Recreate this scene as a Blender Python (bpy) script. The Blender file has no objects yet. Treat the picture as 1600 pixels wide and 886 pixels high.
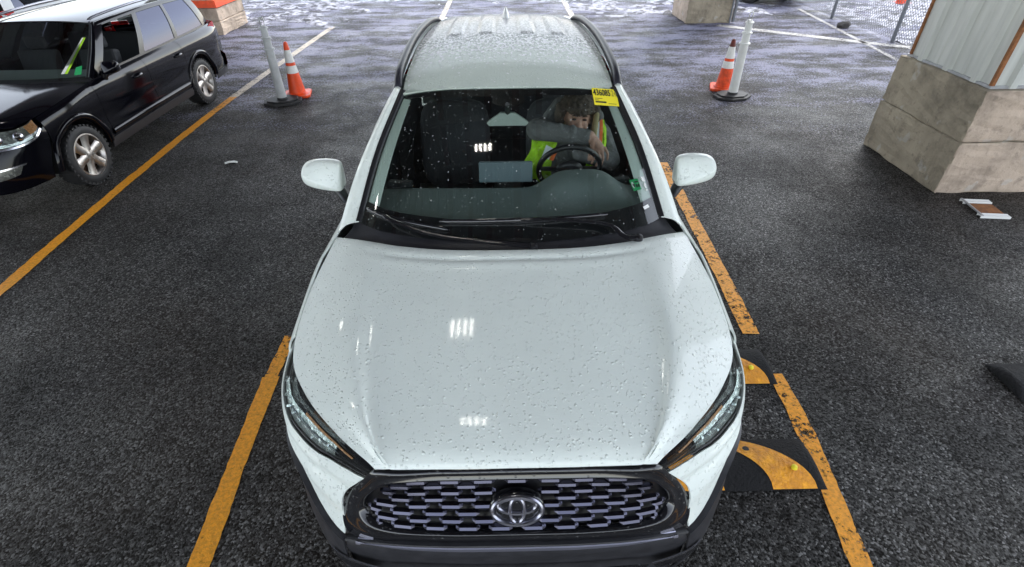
import bpy, bmesh, math, random
import numpy as np
from mathutils import Vector, Matrix
random.seed(7)
SC = bpy.context.scene
COL = SC.collection
R_ = math.radians

# ------------------------------------------------------------------ camera
cam_d = bpy.data.cameras.new('camera'); cam = bpy.data.objects.new('camera', cam_d); COL.objects.link(cam)
SC.camera = cam
CPOS = Vector((-0.0165, -0.879, 2.378))
PITCH, YAW, ROLL = R_(37.1), R_(0.527), R_(-0.643)
_f = Vector((math.sin(YAW)*math.cos(PITCH), math.cos(YAW)*math.cos(PITCH), -math.sin(PITCH)))
_r = Vector((math.cos(YAW), -math.sin(YAW), 0)); _u = _r.cross(_f)
_r2 = _r*math.cos(ROLL) + _u*math.sin(ROLL); _u2 = _u*math.cos(ROLL) - _r*math.sin(ROLL)
_m = Matrix((( _r2.x, _u2.x, -_f.x, CPOS.x), (_r2.y, _u2.y, -_f.y, CPOS.y), (_r2.z, _u2.z, -_f.z, CPOS.z), (0, 0, 0, 1)))
cam.matrix_world = _m
cam_d.sensor_width = 36.0; cam_d.lens = 812.4/1600*36.0
cam_d.clip_start = 0.05; cam_d.clip_end = 600

# ------------------------------------------------------------------ world, sun, exposure
SUN_EL, SUN_AZ = R_(48), R_(35)     # azimuth: measured from +Y towards +X
W = bpy.data.worlds.new('World'); SC.world = W; W.use_nodes = True
nt = W.node_tree; nt.nodes.clear()
sky = nt.nodes.new('ShaderNodeTexSky'); sky.sky_type = 'NISHITA'; sky.sun_disc = False
sky.sun_elevation = SUN_EL; sky.sun_rotation = SUN_AZ
sky.air_density = 1.0; sky.dust_density = .6; sky.ozone_density = 1.0
bg = nt.nodes.new('ShaderNodeBackground'); bg.inputs['Strength'].default_value = 0.15
wo = nt.nodes.new('ShaderNodeOutputWorld')
hs = nt.nodes.new('ShaderNodeHueSaturation'); hs.inputs['Saturation'].default_value = .38   # thin grey overcast
nt.links.new(sky.outputs[0], hs.inputs['Color']); nt.links.new(hs.outputs[0], bg.inputs[0]); nt.links.new(bg.outputs[0], wo.inputs[0])
sun_d = bpy.data.lights.new('sun', 'SUN'); sun = bpy.data.objects.new('sun', sun_d); COL.objects.link(sun)
sun_d.energy = 0.6; sun_d.angle = R_(14); sun_d.color = (1, .97, .92)
_sd = Vector((math.sin(SUN_AZ)*math.cos(SUN_EL), math.cos(SUN_AZ)*math.cos(SUN_EL), math.sin(SUN_EL)))
sun.rotation_euler = _sd.to_track_quat('Z', 'Y').to_euler()
sun.location = (0, 0, 20)
SC.view_settings.view_transform = 'Standard'; SC.view_settings.look = 'None'
SC.view_settings.gamma = 1.0; SC.view_settings.use_curve_mapping = False
SC.view_settings.exposure = 2.0
SC.render.engine = 'CYCLES'
SC.cycles.use_denoising = True
SC.cycles.max_bounces = 8; SC.cycles.diffuse_bounces = 4; SC.cycles.glossy_bounces = 4
SC.cycles.transparent_max_bounces = 12
SC.cycles.sample_clamp_indirect = 6.0
SC.cycles.caustics_reflective = False; SC.cycles.caustics_refractive = False

# ------------------------------------------------------------------ materials
MATS = {}
def new_mat(name):
    m = bpy.data.materials.new(name); m.use_nodes = True
    MATS[name] = m
    return m, m.node_tree, m.node_tree.nodes['Principled BSDF']
def nd(t, kind, **kw):
    n = t.nodes.new(kind)
    for k, v in kw.items():
        if hasattr(n, k): setattr(n, k, v)
        else: n.inputs[k].default_value = v
    return n
def coords(t, scale=(1, 1, 1), obj=True):
    tc = t.nodes.new('ShaderNodeTexCoord'); mp = t.nodes.new('ShaderNodeMapping')
    mp.inputs['Scale'].default_value = scale
    t.links.new(tc.outputs['Object'], mp.inputs['Vector'])
    return mp.outputs['Vector']
def noise(t, v, scale, detail=4, rough=.6):
    n = nd(t, 'ShaderNodeTexNoise', Scale=scale, Detail=detail, Roughness=rough); t.links.new(v, n.inputs['Vector']); return n.outputs['Fac']
def ramp(t, fac, stops):
    r = t.nodes.new('ShaderNodeValToRGB'); el = r.color_ramp.elements
    while len(el) < len(stops): el.new(.5)
    for e, (p, c) in zip(el, stops):
        e.position = p; e.color = (*c, 1) if isinstance(c, (tuple, list)) else (c, c, c, 1)
    t.links.new(fac, r.inputs['Fac']); return r.outputs['Color']
def math_(t, op, a, b=None, clamp=False):
    n = nd(t, 'ShaderNodeMath', operation=op); n.use_clamp = clamp
    for i, x in enumerate((a, b)):
        if x is None: continue
        if isinstance(x, (int, float)): n.inputs[i].default_value = x
        else: t.links.new(x, n.inputs[i])
    return n.outputs[0]
def mixc(t, fac, a, b):
    n = t.nodes.new('ShaderNodeMix'); n.data_type = 'RGBA'
    for s, x in ((0, fac), (6, a), (7, b)):
        if isinstance(x, (int, float)): n.inputs[s].default_value = x
        elif isinstance(x, (tuple, list)): n.inputs[s].default_value = (*x, 1)
        else: t.links.new(x, n.inputs[s])
    return n.outputs[2]
def bump(t, b, h, strength=.3, dist=.01):
    n = nd(t, 'ShaderNodeBump', Strength=strength, Distance=dist); t.links.new(h, n.inputs['Height'])
    t.links.new(n.outputs[0], b.inputs['Normal']); return n
def simple(name, col, rough=.5, metal=0.0, coat=0.0, var=0.0, vscale=8, bscale=None, bstr=.2, bdist=.004, spec=None):
    m, t, b = new_mat(name)
    b.inputs['Base Color'].default_value = (*col, 1); b.inputs['Roughness'].default_value = rough
    b.inputs['Metallic'].default_value = metal; b.inputs['Coat Weight'].default_value = coat
    if coat: b.inputs['Coat Roughness'].default_value = .06
    if spec is not None: b.inputs['Specular IOR Level'].default_value = spec
    if var or bscale:
        v = coords(t)
    if var:
        f = noise(t, v, vscale, 5, .65)
        lo = tuple(max(0, c*(1-var)) for c in col); hi = tuple(min(1, c*(1+var)) for c in col)
        t.links.new(ramp(t, f, [(.3, lo), (.7, hi)]), b.inputs['Base Color'])
        t.links.new(math_(t, 'MULTIPLY_ADD', f, .25), b.inputs['Roughness'])
        t.nodes[-1].inputs[2].default_value = max(0, rough-.12)
    if bscale:
        bump(t, b, noise(t, v, bscale, 4, .6), bstr, bdist)
    return m

def droplets(t, v, scale, keep, size=.33):
    """dome heights of scattered drops: some cells of a Voronoi carry one"""
    vo = nd(t, 'ShaderNodeTexVoronoi', Scale=scale, Randomness=1.0); t.links.new(v, vo.inputs['Vector'])
    dome = math_(t, 'SUBTRACT', 1.0, math_(t, 'DIVIDE', vo.outputs['Distance'], size), True)
    sep = t.nodes.new('ShaderNodeSeparateColor'); t.links.new(vo.outputs['Color'], sep.inputs[0])
    on = math_(t, 'GREATER_THAN', sep.outputs[0], keep)
    return math_(t, 'MULTIPLY', math_(t, 'POWER', dome, .6), on)

def wet_paint(name, col, frost=False, keep=.62):
    m, t, b = new_mat(name)
    v = coords(t)
    drops = math_(t, 'MAXIMUM', droplets(t, v, 58, keep+.06), droplets(t, coords(t, (1, .6, 1)), 120, keep-.05))
    film = noise(t, coords(t, (10, 60, 10)), 3.0, 4, .65)
    h = math_(t, 'ADD', drops, math_(t, 'MULTIPLY', film, .10))
    b.inputs['Roughness'].default_value = .42
    b.inputs['Coat Weight'].default_value = .45; b.inputs['Coat Roughness'].default_value = .05
    dirt = noise(t, v, 2.2, 5, .65)
    c = ramp(t, dirt, [(.3, tuple(x*.93 for x in col)), (.7, col)])
    if frost:
        b.inputs['Roughness'].default_value = .62; b.inputs['Coat Weight'].default_value = .15; b.inputs['Specular IOR Level'].default_value = .25
        sp = t.nodes.new('ShaderNodeSeparateXYZ'); t.links.new(v, sp.inputs[0])
        yb = math_(t, 'DIVIDE', math_(t, 'SUBTRACT', sp.outputs['Y'], 2.15), .75, True)
        fine = noise(t, coords(t, (1.6, .8, 1)), 30, 4, .7)
        k = math_(t, 'ADD', fine, math_(t, 'MULTIPLY', yb, .24))
        yc = math_(t, 'DIVIDE', math_(t, 'SUBTRACT', sp.outputs['Y'], 2.86), .16, True)
        k = math_(t, 'ADD', k, math_(t, 'MULTIPLY', yc, .12))
        fr = ramp(t, k, [(.62, 0.0), (.68, 1.0)])
        spots = ramp(t, math_(t, 'ADD', noise(t, coords(t, (1.4, .7, 1)), 44, 3, .6), math_(t, 'MULTIPLY', yb, .14)), [(.60, 0.0), (.66, 1.0)])
        c = mixc(t, fr, c, (.92, .93, .95))
        c = mixc(t, math_(t, 'MULTIPLY', spots, math_(t, 'MULTIPLY', yb, math_(t, 'MULTIPLY_ADD', yc, -.5))), c, (.16, .19, .17)); [n for n in t.nodes if n.type == 'MATH' and n.operation == 'MULTIPLY_ADD'][-1].inputs[2].default_value = .9
        h = math_(t, 'ADD', h, math_(t, 'MULTIPLY', math_(t, 'ADD', fr, math_(t, 'MULTIPLY', spots, -.8)), 1.0))
    t.links.new(c, b.inputs['Base Color'])
    bump(t, b, h, .65, .008)
    return m

wet_paint('white_paint', (.77, .825, .775))
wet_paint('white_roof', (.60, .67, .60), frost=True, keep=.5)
simple('white_plain', (.70, .72, .72), .3, coat=.5)
simple('black_paint', (.002, .002, .004), .10, coat=.0, bscale=3, bstr=.05, bdist=.01, spec=.32)
simple('silver_paint', (.35, .36, .38), .3, metal=.6, coat=.6)
def dark_wet(name, col, rough):
    m, t, b = new_mat(name); v = coords(t)
    b.inputs['Base Color'].default_value = (*col, 1); b.inputs['Roughness'].default_value = rough
    b.inputs['Coat Weight'].default_value = .7; b.inputs['Coat Roughness'].default_value = .05
    bump(t, b, droplets(t, v, 70, .55), .5, .004)
dark_wet('gloss_black', (.010, .010, .012), .12)
simple('dark_plastic', (.028, .028, .032), .42, var=.25, vscale=14, bscale=260, bstr=.15, bdist=.001)
simple('trim_black', (.012, .012, .014), .3)
simple('rail_satin', (.26, .26, .30), .28, metal=.8, coat=.2)
simple('rail_dark', (.022, .022, .030), .42, spec=.22)
simple('lip_satin', (.30, .30, .37), .30, metal=.7)
simple('badge_metal', (.36, .36, .42), .28, metal=1.0)
simple('chrome', (.78, .78, .84), .14, metal=1.0)
simple('bar_metal', (.075, .075, .105), .24, metal=1.0)
simple('reflector', (.80, .95, .90), .18, metal=.75, var=.2, vscale=30, bscale=35, bstr=.8, bdist=.012)
simple('amber', (.55, .24, .07), .2, coat=.8, var=.5, vscale=90, bscale=90, bstr=.8, bdist=.006)
simple('headlamp_dark', (.16, .165, .15), .25, metal=.6, var=.4, vscale=25)
simple('tail_red', (.55, .012, .012), .15, coat=1.0)
simple('rubber', (.018, .018, .019), .62, var=.35, vscale=22, bscale=90, bstr=.25, bdist=.003)
simple('alloy', (.46, .43, .40), .34, metal=.95, var=.15, vscale=20)
simple('brake', (.10, .055, .035), .6, metal=.4, var=.4, vscale=30)
simple('underside', (.008, .008, .008), .9)
simple('dash', (.17, .215, .21), .6, bscale=300, bstr=.15, bdist=.001)
simple('screen_back', (.13, .18, .20), .45)
simple('dash_dark', (.035, .04, .042), .5, bscale=300, bstr=.15, bdist=.001)
simple('pillar_trim', (.62, .72, .66), .7)
simple('seat_fabric', (.05, .052, .058), .8, bscale=90, bstr=.3, bdist=.003)
simple('leather', (.014, .014, .016), .38)
simple('headliner', (.30, .30, .29), .9)
simple('mirror_face', (.8, .8, .8), .03, metal=1.0)
simple('hoodie', (.17, .175, .175), .9, var=.16, vscale=18, bscale=17, bstr=1.0, bdist=.022)
simple('skin', (.47, .27, .20), .5, var=.22, vscale=45, bscale=120, bstr=.3, bdist=.003)
simple('fur', (.12, .095, .075), .95, var=.45, vscale=45, bscale=90, bstr=.9, bdist=.012)
simple('khaki', (.42, .36, .20), .9, bscale=80, bstr=.3)
simple('eye_dark', (.02, .015, .012), .3)
simple('brow', (.05, .035, .025), .9)
simple('hi_vis', (.48, .85, .03), .75, var=.15, vscale=20, bscale=16, bstr=1.0, bdist=.03)
simple('vest_orange', (.85, .17, .03), .7)
simple('reflective_tape', (.78, .82, .84), .35)
simple('lot_yellow', (.85, .72, .03), .55)
simple('ink', (.02, .02, .02), .6)
simple('ink_faint', (.42, .36, .03), .6)
simple('paper_white', (.8, .8, .78), .6)
simple('sticker_green', (.02, .42, .13), .5)
simple('cone_orange', (.88, .075, .008), .45, var=.18, vscale=9)
simple('cone_dirty', (.74, .075, .012), .55, var=.35, vscale=12)
simple('cone_white', (.78, .77, .74), .4, var=.12, vscale=20)
simple('cone_dark_tip', (.12, .02, .015), .6)
simple('post_grey', (.46, .47, .47), .5, var=.14, vscale=9)
simple('post_white', (.74, .74, .71), .5, var=.10, vscale=7)
simple('fence_steel', (.19, .20, .22), .45, metal=.6)
simple('galv', (.42, .43, .45), .4, metal=.6, var=.2, vscale=10)
simple('rust', (.23, .09, .03), .85, var=.4, vscale=25)
simple('red_steel', (.20, .055, .035), .6, var=.25, vscale=3)
simple('ceiling_metal', (.50, .51, .50), .5, var=.15, vscale=1.5)
simple('bump_yellow', (.92, .31, .002), .5, var=.4, vscale=22, bscale=70, bstr=1.0, bdist=.012)
simple('bump_black', (.010, .010, .011), .72, spec=.2, var=.3, vscale=30, bscale=70, bstr=1.0, bdist=.012)
simple('stone', (.07, .065, .06), .8, var=.4, vscale=12, bscale=20, bstr=.6, bdist=.02)

def glass(name, tint, f0=.06, fmul=.9, frost=0.0, gcol=(1, 1, 1)):
    m, t, b = new_mat(name); t.nodes.remove(b)
    tr = nd(t, 'ShaderNodeBsdfTransparent'); tr.inputs[0].default_value = (*tint, 1)
    gl = nd(t, 'ShaderNodeBsdfGlossy'); gl.inputs['Roughness'].default_value = 0.02; gl.inputs['Color'].default_value = (*gcol, 1)
    lw = nd(t, 'ShaderNodeLayerWeight', Blend=.32)
    fac = math_(t, 'MULTIPLY_ADD', lw.outputs['Fresnel'], fmul, True); t.nodes[-1].inputs[2].default_value = f0
    mx = t.nodes.new('ShaderNodeMixShader'); t.links.new(fac, mx.inputs[0])
    t.links.new(tr.outputs[0], mx.inputs[1]); t.links.new(gl.outputs[0], mx.inputs[2])
    out = t.nodes['Material Output']; last = mx
    if frost:
        v = coords(t)
        dr = math_(t, 'MAXIMUM', droplets(t, v, 60, 1-frost, .22), droplets(t, v, 130, 1-frost, .25))
        df = nd(t, 'ShaderNodeBsdfDiffuse'); df.inputs[0].default_value = (.75, .8, .8, 1)
        m2 = t.nodes.new('ShaderNodeMixShader'); t.links.new(math_(t, 'MULTIPLY', dr, .8, True), m2.inputs[0])
        t.links.new(mx.outputs[0], m2.inputs[1]); t.links.new(df.outputs[0], m2.inputs[2]); last = m2
    t.links.new(last.outputs[0], out.inputs['Surface'])
    return m
glass('windshield_glass', (.93, .985, .95), .035, .72, frost=.09)
glass('privacy_glass', (.30, .33, .32), .06, .9)
glass('dark_glass', (.03, .032, .035), .05, .42, gcol=(.72, .76, 1.0))
glass('lamp_lens', (.90, .93, .92), .03, .8)
glass('clear_glass', (.84, .91, .88), .04, .9)

def asphalt():
    m, t, b = new_mat('asphalt')
    v = coords(t)
    big = noise(t, v, .45, 5, .6); mid = noise(t, v, 3.5, 6, .7)
    fine = noise(t, v, 95, 3, .75)
    vo = nd(t, 'ShaderNodeTexVoronoi', Scale=105.0, Randomness=1.0); t.links.new(v, vo.inputs['Vector'])
    sp = t.nodes.new('ShaderNodeSeparateColor'); t.links.new(vo.outputs['Color'], sp.inputs[0])
    c = ramp(t, fine, [(.42, (.003, .003, .003)), (.51, (.016, .0155, .015)), (.60, (.085, .082, .080))])
    stone = ramp(t, sp.outputs[0], [(.0, (.003, .003, .003)), (.45, (.012, .0115, .011)), (.75, (.040, .038, .036)), (.92, (.105, .101, .097)), (1.0, (.26, .25, .24))])
    c = mixc(t, ramp(t, noise(t, v, .9, 5, .65), [(.38, .30), (.60, .80)]), c, stone)
    c = mixc(t, math_(t, 'MULTIPLY', math_(t, 'GREATER_THAN', sp.outputs[1], .965), .8), c, (.26, .255, .25))
    c = mixc(t, math_(t, 'MULTIPLY', ramp(t, big, [(.42, 0.0), (.62, 1.0)]), .5), c, (.036, .027, .020))
    c = mixc(t, math_(t, 'MULTIPLY', ramp(t, mid, [(.58, 0.0), (.72, 1.0)]), .35), c, (.018, .017, .016))
    wear = noise(t, v, .8, 7, .72)
    c = mixc(t, ramp(t, wear, [(.42, .6), (.52, 0.0)]), c, (.008, .0068, .0055))
    # frost, salt and slush on the ground, thicker towards the open end
    s = t.nodes.new('ShaderNodeSeparateXYZ'); t.links.new(v, s.inputs[0])
    X, Y = s.outputs['X'], s.outputs['Y']
    streak = noise(t, coords(t, (.62, 1.25, 1)), 1.6, 9, .74)
    grain = noise(t, coords(t, (1, 1.3, 1)), 34, 3, .75)
    amount = math_(t, 'DIVIDE', math_(t, 'SUBTRACT', Y, 3.4), 4.6, True)
    far = math_(t, 'DIVIDE', math_(t, 'SUBTRACT', Y, 11.2), 2.6, True)
    blot = ramp(t, math_(t, 'ADD', streak, math_(t, 'MULTIPLY', amount, .12)), [(.50, 0.0), (.70, 1.0)])
    dens = math_(t, 'MULTIPLY', amount, math_(t, 'MULTIPLY_ADD', blot, 1.0)); t.nodes[-2].inputs[2].default_value = .0
    salt = ramp(t, math_(t, 'ADD', grain, math_(t, 'MULTIPLY', dens, .26)), [(.63, 0.0), (.69, .95)])
    salt = math_(t, 'MULTIPLY', salt, math_(t, 'MULTIPLY', amount, 1.6, True))
    k = math_(t, 'ADD', math_(t, 'ADD', streak, math_(t, 'MULTIPLY', grain, .10)), math_(t, 'MULTIPLY', math_(t, 'ADD', amount, far), .085))
    patch = math_(t, 'MULTIPLY', ramp(t, k, [(.80, 0.0), (.86, .85)]), math_(t, 'MULTIPLY', amount, 3.0, True))
    snow = math_(t, 'MAXIMUM', patch, salt)
    c = mixc(t, math_(t, 'MULTIPLY', snow, .68), c, (.36, .36, .50))
    t.links.new(c, b.inputs['Base Color'])
    rg = ramp(t, noise(t, v, 1.1, 6, .7), [(.40, .42), (.60, .64)])
    t.links.new(rg, b.inputs['Roughness'])
    t.links.new(ramp(t, sp.outputs[0], [(.2, .03), (.9, .34)]), b.inputs['Specular IOR Level'])
    h = math_(t, 'ADD', fine, math_(t, 'MULTIPLY', vo.outputs['Distance'], -.5))
    h = math_(t, 'ADD', h, math_(t, 'MULTIPLY', snow, .5))
    bump(t, b, h, .9, .014)
asphalt()

def worn_paint(name, col, wear_lo, wear_hi):
    m, t, b = new_mat(name); v = coords(t)
    n1 = noise(t, v, 26, 6, .75); n2 = noise(t, v, 3.0, 4, .6)
    b.inputs['Base Color'].default_value = (*col, 1); b.inputs['Roughness'].default_value = .5
    t.links.new(ramp(t, noise(t, v, 60, 4, .7), [(.3, tuple(c*.6 for c in col)), (.6, col)]), b.inputs['Base Color'])
    bump(t, b, noise(t, v, 90, 3, .7), .6, .006)
    tr = nd(t, 'ShaderNodeBsdfTransparent'); mx = t.nodes.new('ShaderNodeMixShader')
    k = math_(t, 'ADD', math_(t, 'MULTIPLY', n1, .75), math_(t, 'MULTIPLY', n2, .35))
    t.links.new(ramp(t, k, [(wear_lo, 1.0), (wear_hi, 0.0)]), mx.inputs[0])
    t.links.new(tr.outputs[0], mx.inputs[1]); t.links.new(b.outputs[0], mx.inputs[2])
    t.links.new(mx.outputs[0], t.nodes['Material Output'].inputs['Surface'])
worn_paint('line_yellow', (.90, .36, .004), .66, .74)
worn_paint('line_yellow_worn', (.88, .35, .004), .57, .65)
worn_paint('line_faded', (.62, .52, .40), .56, .66)
worn_paint('line_white', (.56, .53, .49), .53, .64)

def concrete(name, col):
    m, t, b = new_mat(name); v = coords(t)
    n1 = noise(t, v, 1.6, 6, .65); n2 = noise(t, v, 14, 5, .7); n3 = noise(t, v, 5, 3, .5)
    c = ramp(t, n1, [(.34, tuple(x*.52 for x in col)), (.5, col), (.68, tuple(min(1, x*1.3) for x in col))])
    c = mixc(t, ramp(t, n2, [(.57, 0.0), (.68, .6)]), c, tuple(x*.45 for x in col))
    c = mixc(t, ramp(t, n3, [(.64, 0.0), (.68, .4)]), c, (.5, .48, .45))
    c = mixc(t, ramp(t, noise(t, v, 4.2, 7, .72), [(.57, 0.0), (.66, .55)]), c, tuple(x*.40 for x in col))
    t.links.new(c, b.inputs['Base Color']); b.inputs['Roughness'].default_value = .85
    pits = nd(t, 'ShaderNodeTexVoronoi', Scale=22.0); t.links.new(v, pits.inputs['Vector'])
    h = math_(t, 'ADD', n2, math_(t, 'MULTIPLY', ramp(t, pits.outputs['Distance'], [(.0, 0.0), (.12, 1.0)]), .6))
    bump(t, b, h, .8, .02)
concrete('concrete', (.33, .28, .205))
concrete('concrete_lit', (.46, .365, .285))  # brighter copy of the concrete, for block faces coloured as lit
def cladding_mat():
    m, t, b = new_mat('cladding'); v = coords(t)
    n = noise(t, coords(t, (6, 6, .8)), 2, 5, .6)
    t.links.new(ramp(t, n, [(.3, (.46, .47, .44)), (.7, (.60, .61, .57))]), b.inputs['Base Color'])
    b.inputs['Roughness'].default_value = .4; b.inputs['Metallic'].default_value = .1
cladding_mat()
def snow_mat():
    m, t, b = new_mat('snow'); v = coords(t)
    t.links.new(ramp(t, noise(t, v, 5, 6, .7), [(.42, (.05, .05, .055)), (.54, (.42, .42, .48)), (.8, (.66, .67, .74))]), b.inputs['Base Color'])
    b.inputs['Roughness'].default_value = .7
    bump(t, b, noise(t, v, 22, 5, .7), .6, .02)
snow_mat()
m, t, b = new_mat('tube_light')
b.inputs['Emission Color'].default_value = (1, .97, .9, 1); b.inputs['Emission Strength'].default_value = 9.0

# ------------------------------------------------------------------ mesh helpers
def mk(name, V, Fc, mat, parent=None, smooth=True, thick=0, out=None, bev=0, sub=0):
    me = bpy.data.meshes.new(name)
    me.from_pydata([tuple(map(float, v)) for v in V], [], Fc); me.update()
    if out is not None:       # make the normals point away from the point out
        c = Vector(out); s = 0
        for p in me.polygons: s += p.area*(Vector(p.normal).dot((p.center-c).normalized()))
        if s < 0: me.flip_normals()
    if smooth:
        for p in me.polygons: p.use_smooth = True
    mats = mat if isinstance(mat, (list, tuple)) else [mat]
    for mm in mats: me.materials.append(MATS[mm])
    o = bpy.data.objects.new(name, me); COL.objects.link(o)
    if parent is not None: o.parent = parent
    if sub:
        s_ = o.modifiers.new('s', 'SUBSURF'); s_.levels = s_.render_levels = sub
    if thick:
        so = o.modifiers.new('t', 'SOLIDIFY'); so.thickness = thick; so.offset = -1
        if smooth:
            es = o.modifiers.new('e', 'EDGE_SPLIT'); es.split_angle = R_(50)
    if bev:
        bv = o.modifiers.new('b', 'BEVEL'); bv.width = bev; bv.segments = 2; bv.limit_method = 'ANGLE'; bv.angle_limit = R_(40)
        bv.harden_normals = False
    return o
def empty(name, loc=(0, 0, 0), rz=0, label=None, cat=None, group=None):
    o = bpy.data.objects.new(name, None); COL.objects.link(o); o.location = loc; o.rotation_euler = (0, 0, rz)
    o.empty_display_size = .2
    if label: tag(o, label, cat, group)
    return o
def tag(o, label, cat, group=None, kind=None):
    if label: o['label'] = label
    if cat: o['category'] = cat
    if group: o['group'] = group
    if kind: o['kind'] = kind
    return o
def copy_tree(o, parent=None):
    c = o.copy(); COL.objects.link(c); c.parent = parent
    for ch in list(o.children): copy_tree(ch, c)
    return c
def cr(pts, n, closed=False):
    """Catmull-Rom through pts, n samples by chord length"""
    P = np.array(pts, float); k = len(P)
    if closed: Q = np.vstack([P[-1], P, P[0], P[1]])
    else: Q = np.vstack([2*P[0]-P[1], P, 2*P[-1]-P[-2]])
    segs = k if closed else k-1
    res = []
    for t_ in np.linspace(0, segs, n, endpoint=not closed):
        i = min(int(t_), segs-1); f = t_-i
        a, b_, c, d = Q[i], Q[i+1], Q[i+2], Q[i+3]
        res.append(.5*((2*b_)+(-a+c)*f+(2*a-5*b_+4*c-d)*f*f+(-a+3*b_-3*c+d)*f**3))
    return np.array(res)
def loft(curves, nu, nv):
    """curves: list of control polylines; returns grid[nu][nv]"""
    C = [cr(c, nv) for c in curves]
    if len(C) == 2:
        return [[C[0][j]*(1-i/(nu-1))+C[1][j]*(i/(nu-1)) for j in range(nv)] for i in range(nu)]
    G = np.array(C)
    cols = [cr(G[:, j], nu) for j in range(nv)]
    return [[cols[j][i] for j in range(nv)] for i in range(nu)]
def grid_faces(nu, nv, o=0, closed=False):
    F_ = []
    for i in range(nu-1):
        for j in range(nv if closed else nv-1):
            a, b_ = i*nv+j, i*nv+(j+1) % nv
            F_.append((o+a, o+b_, o+b_+nv, o+a+nv))
    return F_
def grid(name, g, mat, parent, thick=0, out=None, closed=False):
    nu, nv = len(g), len(g[0])
    return mk(name, [p for r in g for p in r], grid_faces(nu, nv, 0, closed), mat, parent, True, thick, out)
class MB:
    def __init__(s): s.V = []; s.F = []; s.M = []
    def add(s, V, F_, mi=0):
        o = len(s.V); s.V += [tuple(map(float, v)) for v in V]; s.F += [tuple(i+o for i in f) for f in F_]; s.M += [mi]*len(F_); return s
    def box(s, c, d, rot=None, mi=0):
        V = []
        for z in (-.5, .5):
            for x, y in ((-.5, -.5), (.5, -.5), (.5, .5), (-.5, .5)):
                v = Vector((x*d[0], y*d[1], z*d[2]))
                if rot is not None: v = rot @ v
                V.append(v+Vector(c))
        return s.add(V, [(3, 2, 1, 0), (4, 5, 6, 7), (0, 1, 5, 4), (1, 2, 6, 5), (2, 3, 7, 6), (3, 0, 4, 7)], mi)
    def tube(s, pts, rad, n=10, closed=False, mi=0, flat=None):
        P = [Vector(p) for p in pts]; k = len(P); V = []; up0 = Vector((0, 0, 1))
        for i in range(k):
            if closed: d = P[(i+1) % k]-P[i-1]
            else: d = P[min(i+1, k-1)]-P[max(i-1, 0)]
            d.normalize()
            a = d.cross(up0)
            if a.length < 1e-4: a = d.cross(Vector((0, 1, 0)))
            a.normalize(); b_ = a.cross(d).normalized()
            r = rad[i] if isinstance(rad, (list, tuple)) else rad
            for j in range(n):
                t_ = 2*math.pi*j/n
                q = (flat or 1.0)
                V.append(P[i]+a*math.cos(t_)*r+b_*math.sin(t_)*r*q)
        F_ = []
        for i in range(k if closed else k-1):
            for j in range(n):
                a, b_ = i*n+j, i*n+(j+1) % n
                c, d = ((i+1) % k)*n+(j+1) % n, ((i+1) % k)*n+j
                F_.append((a, b_, c, d))
        if not closed:
            F_.append(tuple(range(n-1, -1, -1))); F_.append(tuple((k-1)*n+j for j in range(n)))
        return s.add(V, F_, mi)
    def lathe(s, prof, n=24, axis='z', c=(0, 0, 0), mi=0, capped=True):
        V = []
        for r, h in prof:
            for j in range(n):
                t_ = 2*math.pi*j/n; a, b_ = r*math.cos(t_), r*math.sin(t_)
                V.append((c[0]+a, c[1]+b_, c[2]+h) if axis == 'z' else (c[0]+h, c[1]+a, c[2]+b_))
        F_ = grid_faces(len(prof), n, 0, True)
        if capped:
            F_.append(tuple(range(n-1, -1, -1))); F_.append(tuple((len(prof)-1)*n+j for j in range(n)))
        return s.add(V, F_, mi)
    def prism(s, poly, z0, z1, mi=0):
        n = len(poly)
        V = [(x, y, z0) for x, y in poly]+[(x, y, z1) for x, y in poly]
        return s.add(V, [tuple(range(n-1, -1, -1)), tuple(range(n, 2*n))]+[(i, (i+1) % n, n+(i+1) % n, n+i) for i in range(n)], mi)
    def build(s, name, mat, parent=None, smooth=False, bev=0, thick=0, out=None):
        o = mk(name, s.V, s.F, mat, parent, smooth, thick, out, bev)
        if any(s.M):
            for p, mi in zip(o.data.polygons, s.M): p.material_index = mi
        if smooth and not any(f for f in ()):
            try: o.data.set_sharp_from_angle(angle=R_(45))
            except Exception: pass
        return o
def ellipsoid(c, r, nu=10, nv=16):
    V = []; 
    for i in range(nu+1):
        a = math.pi*i/nu
        for j in range(nv):
            b_ = 2*math.pi*j/nv
            V.append((c[0]+r[0]*math.sin(a)*math.cos(b_), c[1]+r[1]*math.sin(a)*math.sin(b_), c[2]+r[2]*math.cos(a)))
    return V, grid_faces(nu+1, nv, 0, True)
def text_mesh(s, size):
    cu = bpy.data.curves.new('tmp', 'FONT'); cu.body = s; cu.size = size; cu.extrude = .0004; cu.offset = .0012
    o = bpy.data.objects.new('tmp', cu); COL.objects.link(o)
    me = bpy.data.meshes.new_from_object(o.evaluated_get(bpy.context.evaluated_depsgraph_get()))
    bpy.data.objects.remove(o); V = [tuple(v.co) for v in me.vertices]; F_ = [tuple(p.vertices) for p in me.polygons]
    bpy.data.meshes.remove(me); return V, F_
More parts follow.
